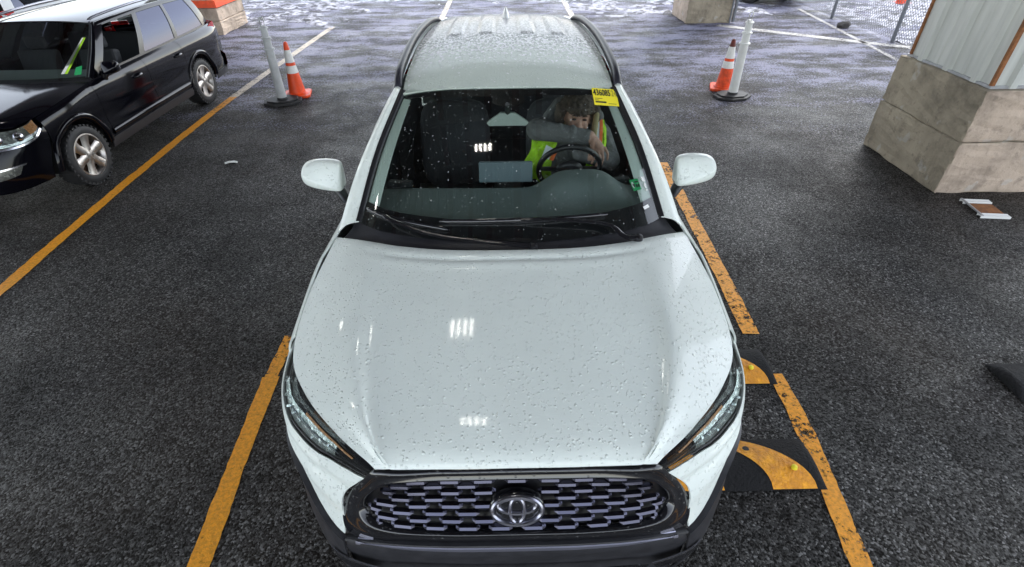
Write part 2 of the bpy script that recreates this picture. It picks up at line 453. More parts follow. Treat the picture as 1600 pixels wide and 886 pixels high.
def itp(tab, y):
    """smooth interpolation of a table of (y, a, b..) rows"""
    ys = [r[0] for r in tab]
    if y <= ys[0]: return np.array(tab[0][1:], float)
    if y >= ys[-1]: return np.array(tab[-1][1:], float)
    for i in range(len(ys)-1):
        if ys[i] <= y <= ys[i+1]: break
    P = [np.array(tab[max(0, min(len(tab)-1, k))][1:], float) for k in (i-1, i, i+1, i+2)]
    h = ys[i+1]-ys[i]; f = (y-ys[i])/h
    m1 = (P[2]-P[0])/(ys[min(i+1, len(ys)-1)]-ys[max(i-1, 0)])*h
    m2 = (P[3]-P[1])/(ys[min(i+2, len(ys)-1)]-ys[i])*h
    f2, f3 = f*f, f**3
    return (2*f3-3*f2+1)*P[1]+(f3-2*f2+f)*m1+(-2*f3+3*f2)*P[2]+(f3-f2)*m2

# ------------------------------------------------------------------ the place: ground, lines
g_n = 60
gm = MB(); gm.add([(-60, -40, 0), (60, -40, 0), (60, 80, 0), (-60, 80, 0)], [(0, 1, 2, 3)])
ground = gm.build('ground', 'asphalt'); ground['kind'] = 'structure'
def line(name, pts, w, mat):
    P = []; rnd = random.Random(len(COL.objects))
    for i in range(len(pts)-1):
        a, b_ = Vector((*pts[i], 0)), Vector((*pts[i+1], 0)); n = max(2, int((b_-a).length/.03))
        P += [a.lerp(b_, k/n) for k in range(n+(i == len(pts)-2))]
    V = []; j1 = j2 = 0.0
    for i, p in enumerate(P):
        d = (P[min(i+1, len(P)-1)]-P[max(i-1, 0)]).normalized(); n = Vector((d.y, -d.x, 0))
        j1 = j1*.7+rnd.uniform(-1, 1)*.0035; j2 = j2*.7+rnd.uniform(-1, 1)*.0035
        V += [p-n*(w/2+j1)+Vector((0, 0, .004)), p+n*(w/2+j2)+Vector((0, 0, .004))]
    mk(name, V, [(2*i, 2*i+1, 2*i+3, 2*i+2) for i in range(len(P)-1)], mat, ground, False)
line('painted_line', [(-1.40, -3), (-1.41, .22), (-1.456, .84), (-1.485, 1.35)], .10, 'line_yellow')
line('painted_line', [(-1.485, 1.35), (-1.478, 1.72)], .085, 'line_yellow_worn')
line('painted_line', [(-1.47, 9), (-1.46, 20)], .13, 'line_faded')
line('painted_line', [(-3.78, 0), (-3.852, 2.28), (-3.943, 3.9), (-3.99, 5.4), (-4.0, 6.2)], .105, 'line_yellow')
line('painted_line', [(-4.0, 6.2), (-3.99, 6.9)], .11, 'line_yellow_worn')
line('painted_line', [(-3.99, 6.9), (-3.97, 7.8), (-3.89, 9.8), (-3.80, 11.8)], .125, 'line_faded')
line('painted_line', [(1.49, -3), (1.505, .16), (1.54, .42), (1.58, .71), (1.605, 1.03), (1.605, 1.3)], .095, 'line_yellow_worn')
line('painted_line', [(1.60, 1.66), (1.635, 2.46), (1.66, 3.4), (1.68, 4.4)], .11, 'line_yellow_worn')
line('painted_line', [(1.60, 9), (1.60, 20)], .13, 'line_faded')
line('painted_line', [(4.62, 11.42), (7.45, 9.25)], .22, 'line_white')
line('painted_line', [(7.2, 13.2), (6.6, 7.4)], .09, 'line_white')

# ------------------------------------------------------------------ canopy overhead
CX0, CX1, CY0, CY1, CZ = -12.0, 5.4, -4.6, 12.9, 5.5
can = empty('canopy_roof', (0, 2.6, CZ)); can['kind'] = 'structure'
mb = MB()
n_r = 70
prof = []
for i in range(n_r+1):
    x = CX0+(CX1-CX0)*i/n_r
    for dx, dz in ((0, 0), (.10, 0), (.13, .05), (.26, .05)):
        if i < n_r: prof.append((x+dx, dz))
prof.append((CX1, 0))
V = [(x, CY0-2.6, z) for x, z in prof]+[(x, CY1-2.6, z) for x, z in prof]
k = len(prof)
mb.add(V, [(i, i+1, k+i+1, k+i) for i in range(k-1)])
mb.box(((CX0+CX1)/2, (CY0+CY1)/2-2.6, .30), (CX1-CX0, CY1-CY0, .3))
mb.build('roof_deck', 'ceiling_metal', can)
for x in (-10.4, -6.9, -5.2, -3.4, -1.5, -.85, -.35, .15, .6, 2.2, 3.9, 5.2):
    mb = MB(); mb.box((x, 0, -.12), (.05, CY1-CY0-.2, .2)); mb.box((x, 0, -.23), (.13, CY1-CY0-.2, .02)); mb.build('beam', 'red_steel', can)
for y in (-3.6, -.6, 1.0, 2.4, 4.2, 7.4, 10.2, 12.4):
    mb = MB(); mb.box(((CX0+CX1)/2, y-2.6, -.30), (CX1-CX0-.3, .09, .11)); mb.build('purlin', 'ceiling_metal', can)
def ceiling_lamp(x, y, label, rz=0.0):
    o = empty('ceiling_lamp', (x, y, 4.55), rz, label, 'lamp', 'four-strip lamps under the canopy')
    m_ = MB(); m_.box((0, 0, .04), (.38, .34, .05)); m_.box((0, 0, .09), (.16, .16, .06))
    for xx in (-.15, .15): m_.box((xx, 0, .50), (.008, .008, .86))
    m_.build('housing', 'cone_white', o)
    for i in range(4):
        t_ = MB(); t_.box((-.135+.09*i, 0, .008), (.036, .22, .012)); t_.build('light_strip', 'tube_light', o)
ceiling_lamp(-.42, 1.58, 'four-strip lamp hanging above the white car, mirrored in its windshield')
ceiling_lamp(-.66, 3.15, 'four-strip lamp hanging above the white car roof, mirrored in its hood')
ceiling_lamp(-4.9, 4.6, 'four-strip lamp hanging above the black car hood')
ceiling_lamp(-4.9, 7.4, 'four-strip lamp hanging above the black car roof')
ceiling_lamp(-4.6, 1.6, 'four-strip lamp hanging ahead of the black car nose')

# ------------------------------------------------------------------ pillars
def rough_block(name, x0, x1, y0, y1, z0, z1, mat, parent, seed):
    """a cast concrete block with worn edges"""
    rnd = random.Random(seed); m_ = bmesh.new()
    bmesh.ops.create_cube(m_, size=1)
    for v in m_.verts: v.co = Vector((x0+(v.co.x+.5)*(x1-x0), y0+(v.co.y+.5)*(y1-y0), z0+(v.co.z+.5)*(z1-z0)))
    bmesh.ops.bevel(m_, geom=list(m_.edges), offset=.018, segments=2, affect='EDGES', profile=.6)
    bmesh.ops.subdivide_edges(m_, edges=[e for e in m_.edges if e.calc_length() > .2], cuts=7, use_grid_fill=True)
    for v in m_.verts: v.co += Vector((rnd.uniform(-1, 1), rnd.uniform(-1, 1), rnd.uniform(-1, 1)))*.007
    me = bpy.data.meshes.new(name); m_.to_mesh(me); m_.free()
    mm = mat if isinstance(mat, list) else [mat]
    for q in mm: me.materials.append(MATS[q])
    if len(mm) > 1:
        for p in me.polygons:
            if p.normal.y < -.7: p.material_index = 1  # front faces get their own tone, lighting put into the colour
    for p in me.polygons: p.use_smooth = False
    o = bpy.data.objects.new(name, me); COL.objects.link(o); o.parent = parent
    return o
def ribbed(a, b_, n, out, z0, z1, name, parent, rib=.05, depth=.035):
    """corrugated sheet from point a to b (plan), n trapezoid ribs standing out along out"""
    A, B = Vector((*a, 0)), Vector((*b_, 0)); O = Vector((*out, 0)); L = (B-A).length; D = (B-A)/L
    pr = [(0, 0)]
    for i in range(n):
        c = L*(i+.5)/n
        pr += [(c-rib, 0), (c-rib*.55, depth), (c+rib*.55, depth), (c+rib, 0)]
        if i < n-1:
            m0 = L*(i+1)/n; pr += [(m0-.03, 0), (m0-.02, .008), (m0+.02, .008), (m0+.03, 0)]
    pr.append((L, 0))
    V = [A+D*s_+O*d+Vector((0, 0, z0)) for s_, d in pr]+[A+D*s_+O*d+Vector((0, 0, z1)) for s_, d in pr]
    k = len(pr)
    return mk(name, V, [(i, i+1, k+i+1, k+i) for i in range(k-1)], 'cladding', parent, False, .004)
def pillar(loc, w, d, h, label, ribs=(3, 4), seed=1, mats=('concrete', 'concrete_lit')):
    o = empty('pillar', loc, 0, label, 'pillar', 'concrete-footed canopy pillars')
    hh = h*.52
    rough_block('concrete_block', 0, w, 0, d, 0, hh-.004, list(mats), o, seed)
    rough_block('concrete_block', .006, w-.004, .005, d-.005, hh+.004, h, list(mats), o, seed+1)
    m_ = MB(); m_.box((w/2, d/2, h/2), (w-.06, d-.06, h-.06)); m_.build('core', 'concrete', o)
    e = .075
    ribbed((e, d-e), (e, e), ribs[0], (-1, 0), h+.002, CZ-loc[2], 'cladding_sheet', o)
    ribbed((e, e), (w-e, e), ribs[1], (0, -1), h+.002, CZ-loc[2], 'cladding_sheet', o)
    ribbed((w-e, e), (w-e, d-e), ribs[0], (1, 0), h+.002, CZ-loc[2], 'cladding_sheet', o)
    ribbed((w-e, d-e), (e, d-e), ribs[1], (0, 1), h+.002, CZ-loc[2], 'cladding_sheet', o)
    for x, y in ((e, e), (w-e, e), (e, d-e), (w-e, d-e)):
        t_ = MB(); t_.box((x, y, (h+CZ)/2), (.030, .030, CZ-h-.01)); t_.build('corner_trim', 'rust', o)
    m_ = MB(); m_.box((w/2, d/2, h+.012), (w-2*e+.05, d-2*e+.05, .022)); m_.build('base_flashing', 'galv', o)
    return o
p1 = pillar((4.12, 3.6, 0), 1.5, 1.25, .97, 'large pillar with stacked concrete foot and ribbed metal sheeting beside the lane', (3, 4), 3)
m_ = MB(); m_.add([(.62, -.004, .70), (.78, -.004, .745), (.80, -.004, .76), (.70, -.004, .735), (.60, -.004, .715)], [(0, 1, 2, 3, 4)])
m_.build('scrape_mark', 'paper_white', p1)
p2 = pillar((3.98, 11.65, 0), 1.0, 1.15, .95, 'far concrete pillar foot with dark downpipe behind the white post', (3, 3), 5, ('concrete_lit', 'concrete'))
m_ = MB(); m_.tube([(1.05, .02, .02), (1.05, .02, 4.4)], .035, 10); m_.build('downpipe', 'fence_steel', p2, True)
m_ = MB(); m_.tube([(.95, -.05, .02), (.95, -.05, 4.4)], .02, 10); m_.build('conduit', 'fence_steel', p2, True)
p3 = pillar((-6.95, 11.1, 0), 1.05, 1.3, .50, 'concrete pillar foot in the snow behind the black car', (3, 3), 8, ('concrete_lit', 'concrete_lit'))
m_ = MB(); m_.box((.525, .65, .58), (1.09, 1.34, .13)); m_.build('red_band', 'cone_orange', p3)

# ------------------------------------------------------------------ chain-link fence
fx = 7.42
fe = empty('chain_link_fence', (fx, 12, 0), 0, 'grey chain-link fence with steel posts beyond the white lines', 'fence')
for y in (7.45, 9.75, 12.05, 14.35, 16.65):
    m_ = MB(); m_.lathe([(.035, 0), (.035, 1.82), (.02, 1.86)], 10, 'z', (0, y-12, 0)); m_.build('post', 'fence_steel', fe, True)
m_ = MB(); m_.tube([(0, -4.6, 1.78), (0, 4.7, 1.78)], .02, 8); m_.build('top_rail', 'fence_steel', fe, True)
m_ = MB(); wv = []; wf = []
y0, y1, H, st, rr = -4.55, 4.65, 1.74, .075, .0042
kk = int((y1-y0+H)/st)
for sgn in (1, -1):
    for i in range(kk):
        a = y0-H+i*st if sgn > 0 else y0+i*st
        p, q = (a, .04), (a+H*sgn, .04+H)
        def clip(p, q):
            (ya, za), (yb, zb) = p, q
            if ya > yb: (ya, za), (yb, zb) = (yb, zb), (ya, za)
            if yb <= y0 or ya >= y1: return None
            f = lambda yy: za+(zb-za)*(yy-ya)/(yb-ya)
            na, nb = max(ya, y0), min(yb, y1)
            return (na, f(na)), (nb, f(nb))
        r = clip(p, q)
        if r is None: continue
        (ya, za), (yb, zb) = r
        if abs(yb-ya) < .02: continue
        xo = .004*sgn; o_ = len(wv)
        nx = Vector((0, yb-ya, zb-za)).normalized(); pn = Vector((0, -nx.z, nx.y))
        for (yy, zz) in ((ya, za), (yb, zb)):
            for ang in (0, 2.094, 4.189):
                w_ = pn*math.cos(ang)*rr
                wv.append((xo+math.sin(ang)*rr, yy+w_.y, zz+w_.z))
        wf += [(o_, o_+1, o_+4, o_+3), (o_+1, o_+2, o_+5, o_+4), (o_+2, o_, o_+3, o_+5)]
net = mk('wire_netting', wv, wf, 'fence_steel', fe, False); net['kind'] = 'stuff'
snow_strip = MB()

# ------------------------------------------------------------------ cones and posts
def cone(loc, label, h=.72, dirty=False, rz=0.0, tip_dark=False, lean=(0, 0)):
    o = empty('traffic_cone', loc, rz, label, 'cone', 'orange traffic cones')
    o.rotation_euler = (lean[0], lean[1], rz)
    cm = 'cone_dirty' if dirty else 'cone_orange'
    b_ = .185
    m_ = MB(); m_.prism([(-b_, -b_+.04), (-b_+.04, -b_), (b_-.04, -b_), (b_, -b_+.04), (b_, b_-.04), (b_-.04, b_), (-b_+.04, b_), (-b_, b_-.04)], .002, .035)
    m_.build('base', cm, o, False, .006)
    rad = lambda z: .118-.092*((z-.035)/(h-.035))
    def shell(z0, z1, g=0.0): return [(rad(z0)+g, z0), (rad(z0+(z1-z0)*.5)+g, (z0+z1)/2), (rad(z1)+g, z1)]
    body = [(.15, .034), (.14, .045)]+shell(.05, h-.03)+[(rad(h)*.9, h-.012), (rad(h)*.55, h)]
    m_ = MB(); m_.lathe(body, 28); m_.build('body', cm, o, True)
    for (a, c) in ((.44, .58), (.635, .86)):
        m_ = MB(); m_.lathe(shell(h*a, h*c, .0025), 28, capped=False); m_.build('reflective_collar', 'cone_white', o, True)
    if tip_dark:
        m_ = MB(); m_.lathe([(rad(h*.86)+.002, h*.86), (rad(h)+.001, h-.01), (.012, h+.002)], 20); m_.build('tip', 'cone_dark_tip', o, True)
    return o
cone((-3.06, 6.95, 0), 'clean orange cone with two white collars beside the grey post', .73, False, .2)
cone((3.22, 6.98, 0), 'dirty orange cone with dark tip beside the white post', .68, True, -.3, True)
cone((10.0, 13.7, 0), 'small orange cone far off beyond the chain-link fence', .7, False, .4)
def delineator(loc, label, mat, rz=0.0):
    o = empty('delineator_post', loc, rz, label, 'post', 'delineator posts at the lane edges')
    m_ = MB(); R8 = .21
    pl = [(R8*1.3*math.cos(R_(22.5+45*i)), R8*math.sin(R_(22.5+45*i))) for i in range(8)]
    m_.prism(pl, .002, .035); m_.prism([(x*.82, y*.82) for x, y in pl], .035, .055); m_.lathe([(.075, .055), (.062, .085)], 20)
    m_.build('rubber_base', 'rubber', o, False, .006)
    m_ = MB()
    m_.lathe([(.066, .06), (.063, .10), (.058, .45), (.055, .70), (.072, .705), (.072, .720), (.052, .727), (.049, .83), (.066, .836), (.066, .850), (.046, .858), (.042, .96), (.058, .964), (.056, .976), (.036, .982), (.030, 1.0)], 24)
    m_.build('tube', mat, o, True)
    m_ = MB(); m_.tube([(-.022, 0, .99), (-.026, 0, 1.05), (-.02, 0, 1.085), (0, 0, 1.095), (.02, 0, 1.085), (.026, 0, 1.05), (.022, 0, .99)], .008, 8)
    m_.build('grab_loop', mat, o, True)
    return o
delineator((-3.17, 6.63, 0), 'grey plastic post on a black rubber base beside the clean cone', 'post_grey', .3)
delineator((3.21, 6.58, 0), 'white plastic post on a black rubber base beside the dirty cone', 'post_white', .2)

# ------------------------------------------------------------------ rubber speed bumps
def speed_bump(loc, length, label, width=.30, h=.05, first=.05, mirror=1):
    """hump runs along local -x from its rounded end at 0; curved yellow blades on black"""
    o = empty('speed_bump', loc, 0, label, 'speed bump', 'rubber speed bumps by the lane line')
    def zf(x, y):
        t_ = abs(y)/(width/2); e = min(1, max(0, -x/.05)); return .004+h*(1-t_**2.2)*math.sqrt(max(0, 1-(1-e)**2))
    nx, ny = 46, 16; V = []; F_ = []
    for i in range(nx+1):
        x = -length*(i/nx)**1.5
        for j in range(ny+1):
            y = -width/2+width*j/ny; V.append((x*mirror, y, zf(x, y)))
    F_ = grid_faces(nx+1, ny+1)
    mk('hump', V, F_, 'bump_black', o, True, 0, (-length/2*mirror, 0, -3))
    m_ = MB(); m_.box((-length/2*mirror, 0, .003), (length-.02, width-.02, .004)); m_.build('underlay', 'bump_black', o)
    x = -first
    while x > -length+.1:
        w_ = .22; g = []
        for i in range(11):
            f = i/10; y = -width/2+.004+(width-.008)*f
            off = -.30*f**1.7           # blade curves towards the far end
            row = []
            for k_ in range(7):
                xx = max(-length+.01, min(-.012, x+off-w_*(k_/6)*(1-.15*f)))
                row.append((xx*mirror, y, zf(xx, y)+.0022))
            g.append(row)
        grid('yellow_stripe', g, 'bump_yellow', o, 0, (-length/2*mirror, 0, -3))
        x -= .46
    x = -.14
    while x > -length:
        m_ = MB(); m_.lathe([(.016, 0), (.014, .012), (.004, .016)], 10, 'z', (x*mirror, -.055, zf(x, .055)+.001)); m_.build('cat_eye', 'lot_yellow', o, True)
        m_ = MB(); m_.lathe([(.018, 0), (.016, .004), (.006, .005)], 10, 'z', ((x-.2)*mirror, .06, zf(x-.2, .06))); m_.build('bolt', 'rubber', o, True)
        x -= .4
    return o
speed_bump((1.545, .68, 0), 1.0, 'black and yellow rubber speed bump beside the headlight')
speed_bump((1.59, 1.365, 0), .9, 'black and yellow rubber speed bump partly under the fender behind it')
speed_bump((2.93, 1.20, 0), 1.0, 'dark rubber bump end at the edge of the next lane', .30, .05, .35, -1)

# ------------------------------------------------------------------ small litter
sc = empty('scrap_bracket', (4.36, 3.27, 0), -.12, 'flat scrap with two white bars and a rusty middle by the pillar foot', 'scrap')
for y in (-.14, .13):
    m_ = MB(); m_.box((0, y, .018), (.25, .05, .006)); m_.box((0, y-.026, .012), (.25, .005, .022)); m_.box((0, y+.026, .012), (.25, .005, .022)); m_.build('white_bar', 'paper_white', sc)
m_ = MB(); m_.box((.01, -.005, .009), (.21, .19, .008)); m_.build('rusty_plate', 'rust', sc)
m_ = MB(); m_.box((-.11, 0, .022), (.016, .33, .012)); m_.build('cross_bar', 'galv', sc)
m_ = MB(); m_.tube([(-.06, -.02, .01), (-.03, .012, .012), (.02, .022, .012), (.06, .012, .01)], .011, 8)
o = m_.build('plastic_offcut', 'paper_white', None, True); o.location = (-3.05, 4.55, 0); tag(o, 'small curved white plastic offcut lying on the asphalt', 'litter')
bmx = bmesh.new(); bmesh.ops.create_icosphere(bmx, subdivisions=2, radius=.1)
for v in bmx.verts:
    v.co = Vector((v.co.x*1.5, v.co.y*.9, v.co.z*.75+.05))+Vector((random.uniform(-1, 1), random.uniform(-1, 1), random.uniform(-1, 1)))*.014
me = bpy.data.meshes.new('rock'); bmx.to_mesh(me); bmx.free(); me.materials.append(MATS['stone'])
o = bpy.data.objects.new('rock', me); COL.objects.link(o); o.location = (7.15, 11.05, 0); tag(o, 'dark rock lying in snow by the fence', 'rock')

# ------------------------------------------------------------------ snow left on the ground
def snow_field(x0, x1, y0, y1, nx, ny, thr, hh, seed):
    from mathutils import noise as mn
    V = []; keep = {}
    def hgt(x, y):
        n_ = mn.fractal(Vector((x*1.6+seed, y*1.9, seed)), 1.0, 2.1, 5)+.5*mn.noise(Vector((x*6, y*6, seed)))
        e = min(1, (x-x0)/.8, (x1-x)/.8, (y-y0)/.8, (y1-y)/.8)
        return (n_-thr-(1-e)*.6)*hh
    for i in range(nx+1):
        for j in range(ny+1):
            x, y = x0+(x1-x0)*i/nx, y0+(y1-y0)*j/ny
            V.append((x, y, max(-.03, min(.10, hgt(x, y)))))
    Fc = [f for f in grid_faces(nx+1, ny+1) if max(V[q][2] for q in f) > -.025]
    o = mk('snow', V, Fc, 'snow', None, True, 0, (0, 0, -50)); return o
s1 = snow_field(-14, -3.3, 11.2, 18, 150, 110, .05, .07, 3.1)
tag(s1, 'lumpy thin snow around the far pillar foot behind the black car', 'snow', None, 'stuff')
s2 = snow_field(1.2, 7.3, 12.2, 19, 100, 90, .12, .06, 9.4)
tag(s2, 'thin snow and slush beside the far pillar with the downpipe', 'snow', None, 'stuff')
s3 = snow_field(7.5, 20, 6, 24, 120, 140, -.1, .06, 5.7)
tag(s3, 'snow cover beyond the chain-link fence', 'snow', None, 'stuff')
s4 = snow_field(-9, 3, 14.4, 22, 120, 80, -.05, .05, 12.7)
tag(s4, 'snow cover on the open lot behind the white car', 'snow', None, 'stuff')

# ------------------------------------------------------------------ cars
FU = [0, .2, .4, .5, .6, .7, .8, .9, 1.0]
FROWS = {.93: [(0, .085), (.23, .085), (.45, .09), (.56, .17), (.65, .27), (.745, .375), (.825, .48), (.872, .60), (.892, .72)],
         .80: [(0, .045), (.235, .045), (.46, .06), (.58, .13), (.685, .225), (.785, .33), (.872, .43), (.925, .55), (.945, .70)],
         .66: [(0, -.02), (.235, -.015), (.45, .01), (.578, .058), (.685, .135), (.778, .24), (.858, .365), (.908, .51), (.932, .67)],
         .45: [(0, -.03), (.23, -.026), (.46, -.010), (.598, .016), (.685, .080), (.772, .195), (.84, .325), (.885, .455), (.905, .56)],
         .22: [(0, .0), (.22, .003), (.43, .018), (.56, .052), (.645, .115), (.725, .225), (.785, .35), (.835, .45), (.865, .53)]}
FZ = sorted(FROWS)
FTAB = {z: [(u, *p) for u, p in zip(FU, FROWS[z])] for z in FZ}
def front_pt(u, z, off=0.0, sc=(1, 1, 1)):
    """point on the car's front end: u 0 centre .. 1 wheel arch (signed), z height, off outwards"""
    s = -1 if u < 0 else 1; a = abs(u); z0 = z/sc[2]
    def ev(a_, z_):
        rows = [(zz, *itp(FTAB[zz], a_)) for zz in FZ]
        if z_ > FZ[-1]:
            k = (z_-FZ[-2])/(FZ[-1]-FZ[-2]); q = np.array(rows[-2][1:])*(1-k)+np.array(rows[-1][1:])*k
        else: q = itp(rows, z_)
        return np.array([q[0], q[1], z_])
    p = ev(a, z0)
    if off:
        d1 = ev(min(1, a+.02), z0)-ev(max(0, a-.02), z0); d2 = ev(a, z0+.02)-ev(a, z0-.02)
        n = np.cross(d1, d2); n /= np.linalg.norm(n)
        if n[1] > 0 and abs(n[1]) > .2 or n[0] < -.5: n = -n
        p = p+n*off
    return np.array([s*p[0]*sc[0], p[1]*sc[1], p[2]*sc[2]])
def front_patch(name, curves, mat, parent, off=0.0, nu=8, nv=24, thick=0, sc=(1, 1, 1), side=1, offs=None):
    """curves in (u, z); lofted in that plane, then laid on the front"""
    g2 = loft([[(a, b_) for a, b_ in c] for c in curves], nu, nv)
    g = []
    for i, r in enumerate(g2):
        o_ = off if offs is None else float(np.interp(i/(nu-1), *offs))
        g.append([front_pt(side*p[0], p[1], o_, sc) for p in r])
    return grid(name, g, mat, parent, thick, (0, 1.4*sc[1], .55*sc[2]))

def side_x(S, y, z):
    Tx, Tz = itp(S['T'], y); w = itp(S['WID'], y)[0]; d = max(0, Tz-z)
    x = Tx+(w-Tx)*(1-math.exp(-d/S.get('roll', .045)))
    return x-.07*max(0, (S['tuck']-z)/.3)**2-.012*math.exp(-((z-S['tuck']-.08)/.07)**2)
def zbot(S, y):
    for wy in S['wheels']:
        if abs(y-wy) < S['arch']: return max(S['sill'], S['wr']+math.sqrt(max(0, S['arch']**2-(y-wy)**2)))
    return S['sill']
def side_panel(S, name, y0, y1, root, s, mat, ztop=None, nz=14, off=0.0, zmin=None):
    ys = set(np.linspace(y0, y1, max(8, int((y1-y0)/.05))))
    for wy in S['wheels']:
        for k in range(-20, 21):
            y = wy+S['arch']*math.sin(k/20*math.pi/2)*.9999
            if y0 < y < y1: ys.add(y)
    ys = sorted(ys); g = []
    for y in ys:
        zt = itp(S['T'], y)[1] if ztop is None else ztop; zb = zbot(S, y)
        if zmin is not None: zb = max(zb, zmin)
        zb = min(zb, zt-.004); row = []
        for j in range(nz):
            f = (j/(nz-1))**1.4; z = zt+(zb-zt)*f
            row.append((s*(side_x(S, y, z)+off), y, z))
        g.append(row)
    return grid(name, g, mat, root, .008, (0, (y0+y1)/2, .6))
def gh(S, s_, t_, side, off=0.0):
    """greenhouse side surface: s_ 0 A-pillar..1 D-pillar, t_ 0 belt..1 roof edge"""
    a, b_, c, d = S['gh']; yb = a+(b_-a)*s_; yr = c+(d-c)*s_
    Bx, Bz = itp(S['T'], yb); Rx, Rz = itp(S['RE'], yr)
    p = np.array([Bx, yb, Bz])*(1-t_)+np.array([Rx, yr, Rz])*t_
    k = math.sin(math.pi*t_)*S.get('ghb', .03)+off
    return np.array([side*(p[0]+k*.92), p[1], p[2]+k*.35])
def gh_patch(S, name, s0, s1, t0, t1, root, side, mat, off=0.0, n=12, thick=0, slant=(0, 0)):
    g = [[gh(S, s0+(s1-s0)*j/(n-1)+(slant[0]*(1-j/(n-1))+slant[1]*j/(n-1))*(t0+(t1-t0)*i/9), t0+(t1-t0)*i/9, side, off) for j in range(n)] for i in range(10)]
    return grid(name, g, mat, root, thick, (0, 2.4, .9))
def make_wheel(S, root, y, s, spokes=6, rimmat='alloy'):
    r = S['wr']; w = S.get('tw', .2); xc = s*(itp(S['WID'], y)[0]-.02-w/2)
    wh = bpy.data.objects.new('wheel', None); COL.objects.link(wh); wh.parent = root; wh.location = (xc, y, r)
    rr = r*.70
    m_ = MB(); m_.lathe([(rr*.97, -w*.46), (rr*1.06, -w*.5), (r*.93, -w*.5), (r*.985, -w*.42), (r, -w*.3), (r, w*.3), (r*.985, w*.42), (r*.93, w*.5), (rr*1.06, w*.5), (rr*.97, w*.46)], 40, 'x', capped=False)
    for k in range(36):   # tread blocks on the shoulder
        a = 2*math.pi*k/36
        for xx in (-w*.40, w*.40):
            m_.box((xx, math.cos(a)*r*.985, math.sin(a)*r*.985), (w*.16, .028*r/.33, .022), Matrix.Rotation(a-math.pi/2, 3, 'X'))
    m_.build('tyre', 'rubber', wh, True)
    o_ = s*w*.5
    m_ = MB(); m_.lathe([(rr, -w*.46), (rr*.9, -w*.3), (rr*.88, w*.3), (rr, w*.46), (rr*1.03, w*.49), (rr*.97, w*.50), (rr*.93, w*.44)], 40, 'x', capped=False)
    m_.build('rim', rimmat, wh, True)
    for k in range(spokes):
        a = 2*math.pi*k/spokes+.2
        m_ = MB(); ca, sa = math.cos(a), math.sin(a); V = []
        for rad_, hw, dx in ((rr*.16, .055*r/.33, -.006), (rr*.55, .042*r/.33, -.012), (rr*.95, .060*r/.33, -.004)):
            for q, dd in ((-1, -.016), (-.55, 0), (.55, 0), (1, -.016)):
                V.append((o_+s*(dx+dd-.012), ca*rad_-sa*hw*q, sa*rad_+ca*hw*q))
        m_.add(V, grid_faces(3, 4)); m_.build('spoke', rimmat, wh, True, 0, .012)
    m_ = MB(); m_.lathe([(rr*.24, o_-s*.03), (rr*.24, o_-s*.012), (rr*.17, o_-s*.004), (rr*.05, o_-s*.002)], 20, 'x')
    for k in range(5):
        a = 2*math.pi*k/5; m_.lathe([(.012, o_-s*.012), (.010, o_-s*.001)], 8, 'x', (0, math.cos(a)*rr*.2, math.sin(a)*rr*.2))
    m_.build('hub', rimmat, wh, True)
    m_ = MB(); m_.lathe([(rr*.80, o_-s*.075), (rr*.80, o_-s*.06), (rr*.3, o_-s*.06)], 28, 'x'); m_.build('brake_disc', 'brake', wh, True)
    return wh

